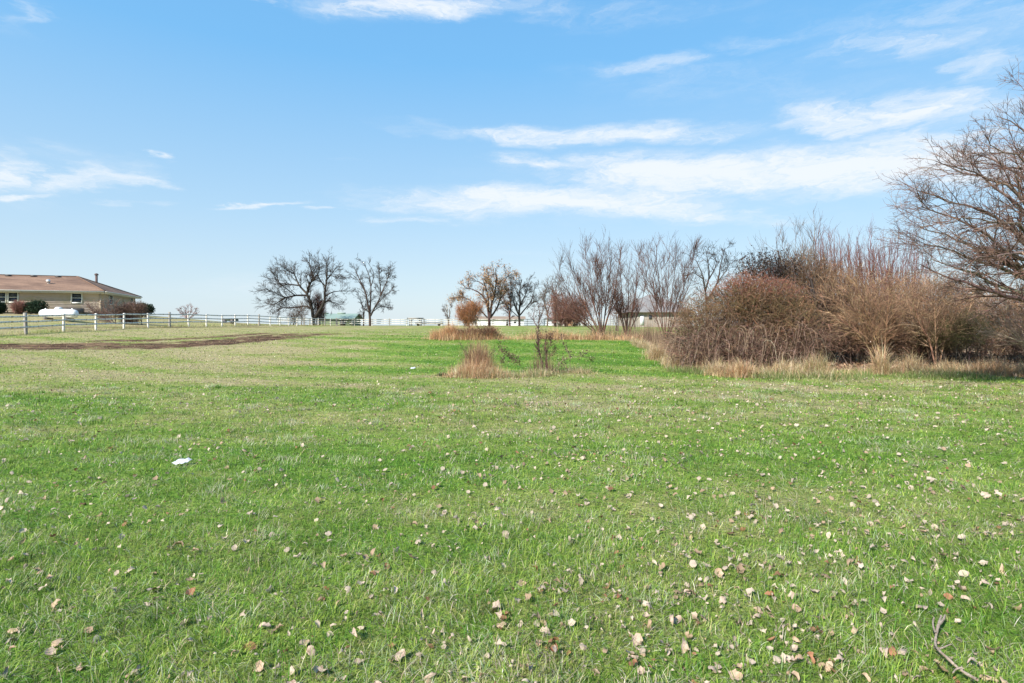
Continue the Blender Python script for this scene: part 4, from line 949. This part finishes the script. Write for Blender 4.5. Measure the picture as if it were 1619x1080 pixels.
shrub('brown_thicket', 'dense low brown thicket behind the arching shrubs', 'thicket', [(1340, 500, 70, 55, 1.0, 0), (1420, 495, 75, 65, 1.1, 0), (1500, 495, 75, 62, 1.1, 0), (1570, 500, 70, 58, 1.1, 0), (1650, 500, 70, 58, 1.1, 0), (1500, 540, 130, 30, .9, -.8), (1630, 540, 80, 30, .9, -.8)], 20, 14500, .58, .0065, BRN, 140, up=.4, out=.5,
      leaves=5000, lsize=.025, lcols=[(.36, .21, .13), (.24, .14, .09), (.22, .19, .09)])
shrub('dark_understory', 'dark brown leafless understory between the largest bush and the tan shrub', 'brush', [(1330, 535, 50, 26, .8, 0), (1400, 540, 60, 20, .7, .4), (1460, 540, 50, 22, .7, .4)], 19.2, 2600, .35, .006, [(.15, .09, .06), (.20, .12, .085), (.27, .17, .12)], 30, up=.1, out=.4,
      leaves=3000, lsize=.03, lcols=[(.10, .06, .045), (.16, .10, .07)])
mbt = [limb(Z6, [(485, 730), (470, 680), (458, 620), (455, 540), (430, 430)], 19.6, .3, .075, .035), limb(Z6, [(470, 700), (500, 620), (520, 520)], 19.6, .4, .045, .02)]
bb = mbt[0][0][0]; bb[2] = hz_at(bb[0], bb[1]) - .1
tree('dark_trunk_tree', 'small tree with dark trunk showing right of the largest bush', 'tree', (bb[0], bb[1], bb[2] + .1), mbt, 1, [dict(n=30, L=1.0, ang=40, K=4, up=.1, rmin=.008), dict(n=150, L=.5, ang=40, K=3, up=.05, rmin=.005)], BARK)
fan('pale_twigged_shrub', 'pale bare shrub with slanting twigs at the right edge', 'shrub', Z6, (1760, 840), [(1400, 720), (1340, 650), (1360, 590), (1430, 600), (1480, 540), (1540, 560), (1600, 480), (1420, 680), (1500, 640), (1680, 470), (1780, 480), (1850, 560)], 14, .014,
    [dict(n=260, L=.7, ang=22, t0=.2, K=5, wander=.07, up=.03, rfac=.6, rmin=.004), dict(n=900, L=.35, ang=30, t0=.1, K=3, wander=.1, up=.03, rfac=.6, rmin=.003)], [(.40, .30, .24), (.30, .21, .17), (.22, .14, .11)], .8, bow=.15, jitb=25)
# rust thicket far, orange shrub far
shrub('rust_brown_thicket', 'rust brown dense far thicket behind the many stemmed sapling', 'thicket', [(893, 485, 24, 22, 1.6, 0), (915, 490, 22, 22, 1.6, 0), (884, 498, 20, 14, 1.4, 0), (900, 505, 30, 12, 1.4, 0), (878, 476, 8, 14, 1, 0)], 84, 2600, 1.5, .02, [(.28, .15, .11), (.22, .12, .09), (.16, .07, .06)], 40, up=.9, rough=.8)
shrub('purple_brown_conifer', 'narrow dark red brown pointed tree behind the saplings', 'tree', [(976, 470, 10, 26, .6, 0), (976, 490, 16, 22, .9, 0), (1000, 480, 12, 22, .8, 0)], 50, 700, .7, .009, [(.17, .09, .065), (.14, .08, .06)], 15, up=1.0)
shrub('orange_shrub', 'fox orange leafless shrub below the left limb of the russet tree', 'shrub', [(740, 493, 17, 17, 1.4, 0), (752, 490, 14, 13, 1.3, 0), (730, 498, 10, 12, 1.2, 0), (742, 506, 14, 10, 1.2, 0)], 88, 2200, 1.2, .016, [(.38, .18, .08), (.32, .15, .07), (.24, .11, .065)], 30, up=1.1, rough=.8)
shrub('red_twig_bush', 'dark red twiggy bush inside the big spreading tree', 'bush', [(502, 482, 9, 26, .8, 0), (508, 492, 8, 18, .8, 0)], 99, 1300, 1.0, .018, [(.14, .06, .05), (.10, .05, .045)], 15, up=1.2)
shrub('under_tree_brush', 'thin grey brush under the left limbs of the big spreading tree', 'brush', [(478, 490, 14, 16, 1.2, 0), (465, 500, 14, 10, 1, 0)], 96, 600, 1.2, .015, BARKL, 15, up=.7)

# plants by the house
GRN = [(.012, .03, .014), (.02, .042, .02), (.03, .055, .025)]
for (ells, lab, Y) in (([(49, 486, 7, 11, .8, 0), (57, 486, 8, 11.5, .8, 0), (65, 486, 7, 11, .8, 0)], 'square clipped dark evergreen shrub beneath the house wall', 61),
                       ([(-2, 487, 8, 10, .8, 0)], 'dark evergreen shrub cut off by the left edge of the picture', 60),
                       ([(232, 489, 10, 9, 1.0, 0), (226, 487, 8, 7, .9, 0)], 'dark green rounded evergreen beside the far house corner', 66)):
    shrub('evergreen_shrub', lab, 'shrub', ells, Y, 1200, .25, .02, GRN, 8, up=.4, leaves=3200, lsize=.085, lcols=GRN, group='evergreens by the house', rough=.12)
shrub('red_bare_shrub', 'reddish twiggy shrub left of the square evergreen', 'shrub', [(30, 485, 10, 9, .7, 0), (30, 491, 7, 6, .6, 0)], 60.5, 1500, .6, .012, [(.25, .11, .085), (.20, .09, .07), (.32, .19, .15)], 20, up=.9)
sh_g = [dict(n=330, L=.9, ang=30, t0=.2, K=4, wander=.15, up=.02, rfac=.6, rmin=.012), dict(n=900, L=.5, ang=35, t0=.1, K=3, wander=.2, up=.02, rfac=.6, rmin=.009)]
Z1 = zpx((0, 400), 330 / 1619)
GB = [(.15, .09, .07), (.11, .07, .055), (.20, .13, .10)]
fan('spreading_bare_shrub', 'wide bare shrub with outspread twigs before the house corner', 'shrub', Z1, (890, 552), [(690, 400), (710, 430), (740, 385), (790, 375), (840, 380), (870, 400), (800, 430), (760, 450), (900, 380)], 51, .045, sh_g, GB, .9, bow=.3, jitb=20)
shrub('dense_bare_shrub', 'dense grey brown bare shrub right of the outspread one', 'shrub', [(205, 491, 16, 14, .9, 0), (218, 490, 13, 13, .9, 0), (196, 496, 12, 12, .8, 0), (205, 505, 15, 8, .7, 0)], 52, 3600, .6, .010, GB, 40, up=.6)
fan('small_bare_shrub', 'small round bare shrub standing alone beyond the fence', 'shrub', Z1, (1455, 512), [(1385, 440), (1400, 420), (1430, 405), (1460, 402), (1490, 410), (1520, 432), (1530, 450), (1440, 430)], 70, .06,
    [dict(n=70, L=.6, ang=35, t0=.3, K=4, wander=.15, up=.03, rfac=.6, rmin=.02), dict(n=260, L=.4, ang=35, t0=.1, K=3, wander=.2, up=.02, rfac=.6, rmin=.014)], [(.22, .11, .09), (.14, .08, .07)], .8, bow=.25, jitb=8)

# ================================================================== DRY GRASS
STRAW = [(.58, .43, .25), (.50, .35, .19), (.68, .56, .37), (.36, .23, .13)]
FOX = [(.66, .40, .21), (.58, .33, .17), (.70, .49, .30), (.38, .21, .13)]
def grass_mb(X, Y, L, cols, w, lean=.35, curl=(.3, 1.8), width=.008, K=4, mess=1.0):
    n = len(X); Z = hz_at(X, Y) - .01; c = palette(cols, w, n, .22)
    return blades(np.stack([X, Y, Z], 1), rng.uniform(0, 2 * np.pi, n), L * rng.uniform(.45, 1.2, n), np.abs(rng.normal(0, lean, n)), rng.uniform(*curl, n) * mess, width * rng.uniform(.6, 1.4, n), K, c * .85, c * 1.1)
def tuft(name, label, px, py_, Y, rad, n, L, cols, w=None, lean=.35, curl=(.3, 1.8), width=.008, sy=.7, cat='dry grass', group=None):
    x = (px - CX) / F * Y; th = thing(name, label, cat, (x, Y, float(hz_at(x, Y))), group)
    X = x + rng.normal(0, rad * .5, n) * rng.choice([.7, 1.0, 1.6], n); Yy = Y + rng.normal(0, rad * .5 * sy, n)
    d = np.hypot((X - x) / rad, (Yy - Y) / rad / sy); mb = MB()
    mb.add(*grass_mb(X, Yy, L * np.clip(1.15 - .5 * d, .3, 1.2), cols, w or [1] * len(cols), lean, curl, width)); part('blades', mb, M_dry, th, True); return th
def band(name, label, pts, halfw, n, L, cols, w=None, lean=.5, curl=(.5, 2.2), width=.008, lumps=1.0, cat='dry grass'):
    """pts: list of (px, Y) for the centre line, halfw metres"""
    t = rng.random(n) * (len(pts) - 1); i = t.astype(int).clip(0, len(pts) - 2); f = t - i; A = np.array([pxg(*p) for p in pts])
    c = A[i] * (1 - f)[:, None] + A[i + 1] * f[:, None]; X = c[:, 0] + rng.normal(0, .15, n); Y = c[:, 1] + rng.normal(0, halfw * .55, n)
    lm = fbm(X * 1.3, Y * 1.3, 61, 3); Y = Y + (fbm(X * .8, X * 0 + 3.3, 66, 3) - .5) * halfw * 1.6; keep = rng.random(n) < .25 + lumps * (lm - .25) * 1.9 - (.5 if lumps > 1.5 else 0)
    X, Y, lm = X[keep], Y[keep], lm[keep]; mb = MB()
    mb.add(*grass_mb(X, Y, L * (.2 + 1.6 * lm * rng.uniform(.5, 1.3, len(X))), cols, w or [1] * len(cols), lean, curl, width))
    return obj(name, mb.mesh(name, usecol=True), M_dry, kind='stuff', label=label, cat=cat)
# far orange clumps on the crest
tuft('fox_grass_clump', 'upright fox coloured grass clump at the left end of the crest', 690, 533, 30, .45, 700, .75, FOX, width=.012, group='fox grass clumps on the crest')
tuft('fox_grass_clump', 'tallest fox coloured grass clump on the crest', 713, 533, 30, .62, 1700, 1.05, FOX, width=.012, group='fox grass clumps on the crest')
tuft('fox_grass_clump', 'paler leaning grass clump right of the tallest crest clump', 745, 533, 30, .8, 1900, .95, FOX + STRAW[:2], lean=.5, width=.012, group='fox grass clumps on the crest')
tuft('fox_grass_clump', 'bushy grass clump at the right end of the tall crest clumps', 775, 533, 30.2, .6, 1400, .9, FOX + STRAW[:2], lean=.5, width=.012, group='fox grass clumps on the crest')
band('crest_grass', 'low orange brown dead grass strip along the crest', [(700, 29.5), (800, 30), (870, 30), (930, 29.7), (1010, 29)], .5, 9000, .55, FOX + STRAW[:2], width=.012)
shrub('crest_bramble', 'dark brown bramble tangled through the crest grass clumps', 'bramble', [(738, 526, 20, 8, .5, 0), (765, 524, 24, 9, .5, 0)], 29.9, 700, .35, .006, [(.14, .06, .045), (.09, .045, .035), (.2, .1, .07)], 20, up=.5,
      leaves=700, lsize=.035, lcols=[(.10, .05, .035), (.2, .1, .06)])
# grass along the bush row
band('bush_row_grass', 'pale matted dead grass spilling out along the foot of the bush row', [(1000, 28.5), (1020, 25), (1045, 21), (1090, 18.3), (1150, 16.6), (1250, 16.0), (1300, 16.4), (1400, 16.8), (1500, 16.8), (1600, 16.2), (1700, 15.5)], 1.1, 30000, .38, STRAW + [(.24, .25, .09)], [3, 2.4, 2.4, 1.6, 2.0], lean=.85, lumps=1.7, width=.0075)
band('bush_row_green', 'green grass tufts mixed with the dead grass before the bushes', [(1060, 17.6), (1200, 15.6), (1300, 15.4), (1380, 15.9), (1450, 15.9), (1560, 15.4)], .8, 16000, .22, [(.14, .24, .05), (.17, .2, .07), (.28, .27, .12)], width=.0065, cat='grass')
i_ = 0
for (px, Y, rad, n, L, cl, lab) in ((1170, 15.7, .42, 1500, .60, FOX + STRAW, 'thick fox brown grass tussock before the left half of the largest bush'), (1135, 16.2, .3, 700, .55, STRAW, 'small straw tussock left of the fox brown tussock'),
                                    (1290, 16.4, .5, 1300, .75, STRAW + [(.22, .25, .08)], 'tall pale tussock at the right foot of the largest bush'), (1395, 16.4, .22, 600, 1.15, STRAW, 'tall narrow straw tussock under the tan shrub'),
                                    (1440, 16.8, .45, 1200, .72, STRAW, 'rounded straw tussock right of the tall narrow one'), (1570, 16.2, .75, 2600, .6, FOX + STRAW, 'wide golden grass tussock under the large tree'), (1500, 16.6, .45, 1100, .5, STRAW, 'low tussock left of the wide golden one'),
                                    (1075, 18.5, .35, 900, .8, STRAW, 'thin grass tussock at the left foot of the largest bush'), (1040, 21.5, .4, 900, .9, STRAW, 'weedy grass tussock where the bush row meets the slope'), (1240, 16.1, .4, 900, .55, STRAW, 'low pale tussock in front of the largest bush'),
                                    (1640, 15.6, .6, 1500, .6, FOX + STRAW, 'golden grass tussock at the right picture edge')):
    tuft('grass_tussock', lab, px, 0, Y, rad, n, L, cl, lean=.4, curl=(.4, 2.2), width=.0075, group='dead grass tussocks along the bush row')
band('weeds_by_saplings', 'thin brown weeds standing under the saplings on the crest', [(930, 31), (1000, 31), (1040, 27), (1060, 23)], .9, 4500, .9, [(.26, .17, .11), (.34, .25, .15), (.17, .11, .08)], lean=.15, curl=(0, .8), width=.008, lumps=.8, cat='weeds')

def clods():
    n = 9000; X = rng.uniform(-30, -8, n); Y = rng.uniform(24.5, 41, n); k = rng.random(n) < mudf(X, Y) * .7 - .2; X, Y = X[k], Y[k]
    mb = MB(); mb.add(*bits(np.stack([X, Y, hz_at(X, Y) + .005], 1), .038, [(.09, .055, .036), (.14, .09, .06), (.24, .165, .10), (.06, .036, .026)]))
    obj('mud_clods', mb.mesh('mud_clods', usecol=True), M_dleaf, kind='stuff', label='churned dark clods along the muddy tyre tracks', cat='mud')
    n = 5000; X = rng.uniform(-32, -8, n); Y = rng.uniform(24.5, 41, n); m_ = mudf(X, Y); k = (m_ > .15) & (rng.random(n) < .4); X, Y = X[k], Y[k]; n = len(X)
    mb = MB(); mb.add(*grass_mb(X, Y, .12, [(.42, .34, .2), (.26, .28, .09), (.34, .25, .14)], [3, 2, 2], .7, (.3, 1.4), .02, 3))
    obj('track_grass', mb.mesh('track_grass', usecol=True), M_dry, kind='stuff', label='trampled straw and grass left in the muddy tracks', cat='grass')
clods()
def litter():
    n = 15000; X = rng.uniform(4.5, 26, n); Y = rng.uniform(15.5, 24, n); k = rng.random(n) < litterf(X, Y); X, Y = X[k], Y[k]
    c = np.stack([X, Y, hz_at(X, Y) + rng.uniform(.01, .12, len(X))], 1); mb = MB()
    mb.add(*bits(c, .06, [(.34, .21, .14), (.24, .14, .09), (.44, .31, .21), (.16, .10, .07)]))
    obj('leaf_litter', mb.mesh('leaf_litter', usecol=True), M_dleaf, kind='stuff', label='brown leaf litter heaped on the ground under the bushes', cat='leaf litter')
litter()
# island in the lawn
tuft('island_grass_clump', 'tall reddish straw grass clump at the left of the lawn island', 757, 0, 16.6, .42, 2300, 1.05, FOX + STRAW, lean=.28, curl=(0, .9), width=.006)
tuft('island_dead_grass', 'bleached flopped grass at the base of the reddish straw clump', 752, 0, 16.0, .75, 3800, .55, STRAW + FOX, lean=.7, width=.006)
band('island_matted_grass', 'low matted grass mound of the lawn island', [(725, 16), (780, 15.9), (830, 16.1), (880, 16.6), (925, 17.2)], .5, 15000, .24, STRAW + [(.16, .2, .07), (.26, .3, .11)], [2, 2, 2, 1, 3.5, 3], lean=.95, width=.006, lumps=.9)
tuft('green_weed', 'low dark green weed left of the lawn island', 700, 0, 16.3, .2, 260, .16, [(.04, .07, .025), (.06, .09, .04)], lean=.9, width=.016, cat='weed')
def weed(name, label, px, Y, stems, r, ntw, leaves, cols, lcols, lsize=.022, lt=.45, ang=35):
    """stems in Z4 zoom pixels"""
    limbs = [limb(Z4, pts, Y, rng.uniform(-.25, .25), r * w, r * w * .35) for pts, w in stems]
    b = limbs[0][0][0].copy(); g = float(hz_at(b[0], Y))
    for l_ in limbs[:1]: l_[0][0][2] = g - .05
    return tree(name, label, 'weed', (b[0], Y, g), limbs, 1, [dict(n=ntw, L=.35, ang=ang, t0=.3, K=4, wander=.15, up=.12, rfac=.55, rmin=.0045)], cols, leaves=dict(n=leaves, size=lsize, cols=lcols, spread=.035, t0=.2), twigname='twigs')
DW = [(.12, .075, .06), (.17, .11, .085), (.08, .05, .04)]; DL = [(.12, .055, .045), (.07, .04, .035), (.20, .10, .08)]
tuft('dead_stalks', 'upright dark red brown dead stalks standing in the reddish straw clump', 752, 0, 16.5, .5, 240, 1.35, [(.22, .12, .08), (.16, .08, .06), (.32, .2, .13)], lean=.2, curl=(0, .25), width=.009, cat='weed')
tuft('short_dead_stalks', 'upright dark dead stalks around the foot of the tallest dead weed', 860, 0, 17, .45, 170, .85, [(.18, .10, .075), (.12, .07, .055), (.28, .18, .12)], lean=.2, curl=(0, .3), width=.010, cat='weed')
weed('tall_dead_weed', 'tallest dark dead weed with seed pods on the lawn island', 857, 17, [([(1105, 545), (1095, 470), (1075, 380), (1062, 300), (1065, 200), (1080, 100), (1070, 20)], 1), ([(1075, 380), (1065, 300), (1060, 220)], .7), ([(1140, 540), (1135, 450), (1125, 350), (1130, 230)], 1.1), ([(1065, 200), (1030, 120), (1040, 30)], .6),
     ([(1070, 150), (1100, 80), (1110, 20)], .6), ([(1130, 460), (1180, 400), (1200, 360)], .5), ([(1130, 400), (1165, 320), (1170, 250)], .6), ([(1105, 480), (1080, 420), (1060, 360)], .5)], .021, 230, 800, DW, DL)
weed('drooping_dead_weed', 'bent dead weed with hanging black pods on the right of the lawn island', 900, 16.8, [([(1150, 545), (1200, 520), (1250, 460), (1320, 430), (1400, 420), (1440, 395)], .8), ([(1330, 545), (1320, 480), (1325, 430), (1280, 340), (1240, 250)], .7), ([(1190, 550), (1230, 500), (1240, 470)], .6), ([(1400, 420), (1470, 430), (1490, 445)], .4), ([(1310, 545), (1290, 500), (1270, 455)], .5)],
     .012, 60, 110, [(.22, .15, .11), (.14, .09, .07)], [(.05, .03, .028), (.09, .055, .045)], .04)
weed('slim_dead_weed', 'slim dark dead weed rising from the reddish straw clump', 758, 16.4, [([(612, 590), (610, 480), (603, 380), (605, 290)], .8), ([(640, 500), (680, 420), (710, 370)], .5), ([(600, 500), (560, 420), (530, 330)], .5), ([(560, 560), (500, 440), (450, 330)], .5), ([(580, 560), (530, 470), (490, 380)], .5), ([(640, 560), (655, 470), (650, 350)], .4)], .011, 60, 120, DW, DL, .022)
weed('leaning_dead_weed', 'thin leaning weed with a brown tuft in the middle of the lawn island', 793, 17, [([(980, 530), (900, 470), (830, 410), (785, 370)], .6), ([(830, 410), (790, 375), (770, 340)], .5), ([(830, 410), (800, 430), (785, 450)], .4)], .009, 40, 330, DW, [(.16, .10, .07), (.10, .065, .045)], .03)
tuft('broken_stalks', 'few bleached broken stalks at the left tip of the lawn island', 720, 0, 15.8, .16, 30, .34, [(.62, .52, .36)], lean=.2, curl=(0, .3), width=.014)

# ================================================================== LARGE TREE AT THE RIGHT
def big_tree():
    Y = 13.2; tx = 1700; b = P3(tx, 600, Y); g = float(hz_at(b[0], Y)); b[2] = g - .2
    limbs = [([b, P3(tx - 4, 520, Y), P3(tx + 4, 430, Y), P3(tx + 12, 300, Y), P3(tx + 5, 210, Y + .2), P3(tx - 10, 130, Y + .3)], .22, .04)]
    E = [((1716, 340), (1650, 200), (1600, 118), 0), ((1716, 380), (1620, 190), (1556, 150), .9), ((1714, 400), (1620, 240), (1545, 195), -.9), ((1712, 400), (1600, 270), (1510, 205), .3), ((1710, 420), (1590, 290), (1470, 225), -.5),
         ((1710, 430), (1580, 300), (1458, 240), 1.2), ((1708, 440), (1570, 340), (1432, 288), .2), ((1706, 445), (1560, 370), (1436, 312), -1.1), ((1704, 450), (1560, 400), (1432, 345), .9), ((1702, 460), (1580, 420), (1440, 372), -.4),
         ((1700, 470), (1560, 440), (1450, 395), 1.4), ((1700, 500), (1584, 466), (1521, 448), .1), ((1704, 430), (1600, 350), (1500, 330), -1.6), ((1706, 440), (1610, 390), (1500, 400), -1.9), ((1710, 380), (1640, 250), (1590, 200), -1.7),
         ((1714, 320), (1680, 180), (1640, 90), 1.0), ((1716, 360), (1660, 260), (1560, 250), 2.0), ((1706, 470), (1620, 430), (1520, 420), 2.2)]
    for (s, m_, t, dz) in E:
        t = (t[0] + 20, t[1] + (34 if t[1] < 230 else 14)); m_ = (m_[0] + 14, m_[1] + (34 if m_[1] < 260 else 10))
        pts = [P3(*s, Y), P3((s[0] + m_[0]) / 2, (s[1] + m_[1]) / 2 + 8, Y + dz * .35), P3(*m_, Y + dz * .7), P3((m_[0] + t[0]) / 2, (m_[1] + t[1]) / 2 - 4, Y + dz * .9), P3(*t, Y + dz)]
        limbs.append((pts, .062 if t[1] > 150 else .06, .009))
    limbs[12] = ([P3(1700, 505, Y), P3(1640, 480, Y), P3(1584, 466, Y - .2), P3(1530, 450, Y - .3), P3(1490, 436, Y - .3), P3(1455, 418, Y - .3)], .075, .01)
    for k in range(13):                                        # the far side of the crown, outside the frame
        a_ = rng.uniform(-1.4, 1.2); r_ = rng.uniform(3, 4.6); z0 = g + rng.uniform(1.5, 4.0); ez = min(z0 + rng.uniform(.6, 2.6), g + 5.2); x0 = b[0]
        limbs.append(([np.array([x0, Y, z0]), np.array([x0 + math.cos(a_) * r_ * .5, Y + math.sin(a_) * r_ * .5, (z0 + ez) / 2 + .3]), np.array([x0 + math.cos(a_) * r_, Y + math.sin(a_) * r_, ez])], .07, .01))
    tree('large_bare_tree', 'large bare tree with fine spreading branches filling the right edge', 'tree', (b[0], Y, g), limbs, 1,
         [dict(n=430, L=1.45, ang=30, t0=.22, K=6, wander=.1, up=.0, rfac=.55, rmin=.008, bias=(-.05, 0, -.03)), dict(n=3000, L=.75, ang=34, t0=.12, K=5, wander=.14, up=.0, rfac=.6, rmin=.005, bias=(-.03, 0, 0)),
          dict(n=12500, L=.35, ang=38, t0=.1, K=3, wander=.2, up=.02, rfac=.65, rmin=.0034)],
         [(.15, .085, .065), (.11, .065, .052), (.20, .125, .095), (.26, .18, .14)], [3, 3, 2, 1], K=12, jit=.03, leaves=dict(n=2600, size=.014, cols=[(.10, .055, .045), (.07, .045, .04)], spread=.004, t0=.2), limbcols=[(.13, .10, .08)])
big_tree()

# ================================================================== FALLEN LEAVES
def leaf_mesh(k):
    r_ = np.random.default_rng(100 + k); n = 6; V = []; L = 1.0; wmax = r_.uniform(.2, .38); curl = r_.uniform(.8, 2.6) * (1 if k % 2 else -1); fold = r_.uniform(.2, 1.1)
    for i in range(n + 1):
        s = i / n; w = wmax * math.sin(math.pi * min(1, s * .97 + .03)) ** .7 * (1 + .18 * r_.standard_normal()); a_ = curl * (s - .5); x = math.sin(a_) / curl if abs(curl) > .01 else s - .5; z = (math.cos(a_) - 1) / curl
        for side in (-1, 0, 1): V.append((x + .04 * r_.standard_normal() * abs(side), side * w * math.cos(fold) + .12 * (s - .5) ** 2, z + abs(side) * w * math.sin(fold * (1 + .4 * math.sin(5 * s + k))) + .07 * r_.standard_normal() * abs(side)))
    V = np.array(V); V[:, 2] -= V[:, 2].min()
    f = []
    for i in range(n):
        for j in (0, 1): f.append([3 * i + j, 3 * i + j + 1, 3 * i + j + 4, 3 * i + j + 3])
    return V, np.array(f)
leafV = [leaf_mesh(k) for k in range(10)]
M_leafmats = {'pale': noise_mat('pale_leaf', (.33, .24, .175), (.50, .395, .31), 3, .7, .3, c3=(.26, .17, .12), s3=2.5), 'tan': noise_mat('tan_leaf', (.30, .20, .12), (.48, .36, .25), 3, .7, .3), 'rust': noise_mat('rust_leaf', (.20, .085, .04), (.34, .17, .09), 3, .7, .3)}
prom = [(90,768),(85,830),(35,855),(268,868),(282,870),(178,937),(243,937),(300,945),(208,905),(35,1000),(130,1053),(360,1000),(430,998),(80,1030),(215,1060),(510,905),(590,915),(660,865),(770,884),(822,923),(610,938),(496,902),(578,890),(640,793),(520,850),(655,838),(600,845),(960,808),(995,790),(1055,788),(1065,850),(1155,845),(1180,848),(848,990),(862,1000),(875,1025),(1005,1015),(1022,975),(1000,1040),(1080,1022),(1130,1060),(740,1075),(680,1070),(785,960),(795,975),(860,935),(893,935),(960,930),(968,937),(1060,935),(1255,935),(1215,970),(1170,905),(1310,850),(1325,855),(1205,820),(1235,845),(1290,915),(1350,800),(1385,795),(1410,808),(1465,818),(1490,855),(1522,858),(1460,850),(1510,885),(1505,938),(1520,936),(1457,968),(1345,965),(1440,925),(1425,1035),(1310,1060),(1298,1000),(1410,1040),(1355,1030),(1560,965),(1590,910),(1600,850),(1560,790),(1525,775),(1470,760),(1545,745),(150,872),(395,1020),(500,830),(730,760),(700,820),(905,990),(1100,985),(170,1035),(12,930),(330,990),(480,1020),(560,1010),(720,830),(800,850),(900,860),(1010,880),(1120,900),(1255,1000),(1360,895),(1400,870),(1575,1040),(1610,970)]
spots = []
for (px, py) in prom:
    Y = CAMH * F / (py - HY); spots.append(((px - CX) / F * Y, Y, rng.uniform(.042, .078)))
nr = 0
while nr < 19000:
    Y = 1.9 + 22 * rng.random() ** 1.25; X = (rng.random() * 2 - 1) * (.93 * Y + 1)
    pr = (.3 + .45 * smooth01((X / Y + .5) / 1.1)) * (2.2 * fbm(X * 1.1, Y * 1.1, 71) - .35) * (1 if Y < 14 else .55)
    if Y > 16 and X > 4: pr = 0
    nr += 1
    if rng.random() < pr * 1.75: spots.append((X, Y, .016 + .052 * rng.random() ** 1.8))
spots = np.array(spots); order = np.argsort(-(spots[:, 2] / spots[:, 1])); spots = spots[order]
leaf_me = {}; leafF = np.array([[3 * i + j, 3 * i + j + 1, 3 * i + j + 4, 3 * i + j + 3] for i in range(2) for j in (0, 1)])
for kind in M_leafmats:
    for k in range(10):
        V, f = leafV[k]; me = mesh_np('fallen_leaf', V, [f], None, True); me.materials.append(M_leafmats[kind]); leaf_me[kind, k] = me
LG = {'pale': ('bleached pale curled leaf lying on the green lawn', 'bleached pale fallen leaves'), 'tan': ('tan brown curled leaf lying on the green lawn', 'tan brown fallen leaves'), 'rust': ('rusty red brown curled leaf lying on the green lawn', 'rusty fallen leaves')}
rest = MB()
for i, (X, Y, s) in enumerate(spots):
    kind = rng.choice(['pale', 'tan', 'rust'], p=[.62, .28, .10]); k = int(rng.integers(10)); rot = (rng.normal(0, .45), rng.normal(0, .45), rng.uniform(0, 6.28))
    if rng.random() < .25: rot = (rot[0] + math.pi, rot[1], rot[2])
    z = float(hz_at(X, Y)) + rng.uniform(.004, .03) + (s * .2 if abs(rot[0]) > 2 else 0)
    if i < 300:
        o = obj('fallen_leaf', leaf_me[kind, k], None, None, None, LG[kind][0], 'leaf', LG[kind][1], (X, Y, z)); o.rotation_euler = rot; o.scale = (s, s * rng.uniform(.7, 1.1), s)
    else:
        V, f = leafV[k]; from mathutils import Euler
        Rm = np.array(Euler(rot).to_matrix()); c = {'pale': (.50, .40, .31), 'tan': (.36, .25, .165), 'rust': (.25, .13, .07)}[kind]
        if Y > 4.5: V = V.reshape(7, 3, 3)[[1, 3, 5]].reshape(-1, 3) * 1.15; f = leafF
        rest.add((V * s * (1.15 if Y > 8 else 1)) @ Rm.T + [X, Y, z], [f], np.array(c) * rng.uniform(.75, 1.2))
obj('scattered_leaves', rest.mesh('scattered_leaves', usecol=True), M_dleaf, kind='stuff', label='small dry leaves scattered farther across the lawn', cat='leaves')

# ================================================================== STICK AND PAPER
def stick():
    pts = [(1488, 974), (1484, 990), (1480, 1004), (1479, 1018), (1485, 1032), (1497, 1044), (1512, 1054), (1528, 1066), (1545, 1080)]
    W_ = []
    for k, (px, py) in enumerate(pts):
        Y = (CAMH - .06) * F / (py - HY); p = P3(px, py, Y); p[2] = float(hz_at(p[0], p[1])) + .055 + .008 * math.sin(k * 1.7); W_.append(p)
    th = thing('fallen_branch', 'crooked fallen twig lying in the grass at the lower right', 'stick', W_[4])
    p, r = catmull(W_, (.005, .0065), 26); r = r * (1 + .16 * rng.standard_normal(26)); mb = MB(); V, f = tubes(p[None], r[None], 8); mb.add(V, f); part('main_stem', mb, M_bark_s, th, smooth=True)
    for (q, r0) in (([(1480, 1004), (1476, 995), (1475, 984), (1477, 978)], .005), ([(1485, 1030), (1495, 1026), (1503, 1022)], .004), ([(1520, 1060), (1512, 1062), (1506, 1068)], .004), ([(1484, 990), (1492, 980), (1494, 974)], .007)):
        WW = []
        for px, py in q:
            Y = (CAMH - .06) * F / (py - HY); pp = P3(px, py, Y); pp[2] = float(hz_at(pp[0], pp[1])) + .06; WW.append(pp)
        p, r = catmull(WW, (r0, r0 * .6), 6); mb = MB(); V, f = tubes(p[None], r[None], 6); mb.add(V, f); part('side_twig', mb, M_bark_s, th, smooth=True)
stick()
def paper(px, py, w, h, label):
    Y = (CAMH - .05) * F / (py - HY); c = P3(px, py, Y); z = float(hz_at(c[0], Y)) + .05
    n = 8; V = []
    for j in range(5):
        for i in range(n + 1):
            s = i / n - .5; t = j / 4 - .5
            V.append((s * w * (1 - .25 * abs(t)) + t * .05, t * h * (1 - .9 * abs(s) ** 3 * 2), .014 * math.sin(s * 9 + t * 7) * math.cos(t * 8 - s * 4) + t * h * .3))
    V = np.array(V); f = [[j * (n + 1) + i, j * (n + 1) + i + 1, (j + 1) * (n + 1) + i + 1, (j + 1) * (n + 1) + i] for j in range(4) for i in range(n)]
    me = mesh_np('paper_scrap', V, [np.array(f)], None, True)
    o = obj('paper_scrap', me, M_stain, None, None, label, 'litter', None, (c[0], Y, z)); o.rotation_euler = (0, 0, .15)
    sm = o.modifiers.new('thick', 'SOLIDIFY'); sm.thickness = .003
paper(288, 727, .15, .09, 'white paper scrap lying in the grass on the left')
paper(653, 582, .16, .1, 'tiny white scrap far out left of the lawn island')
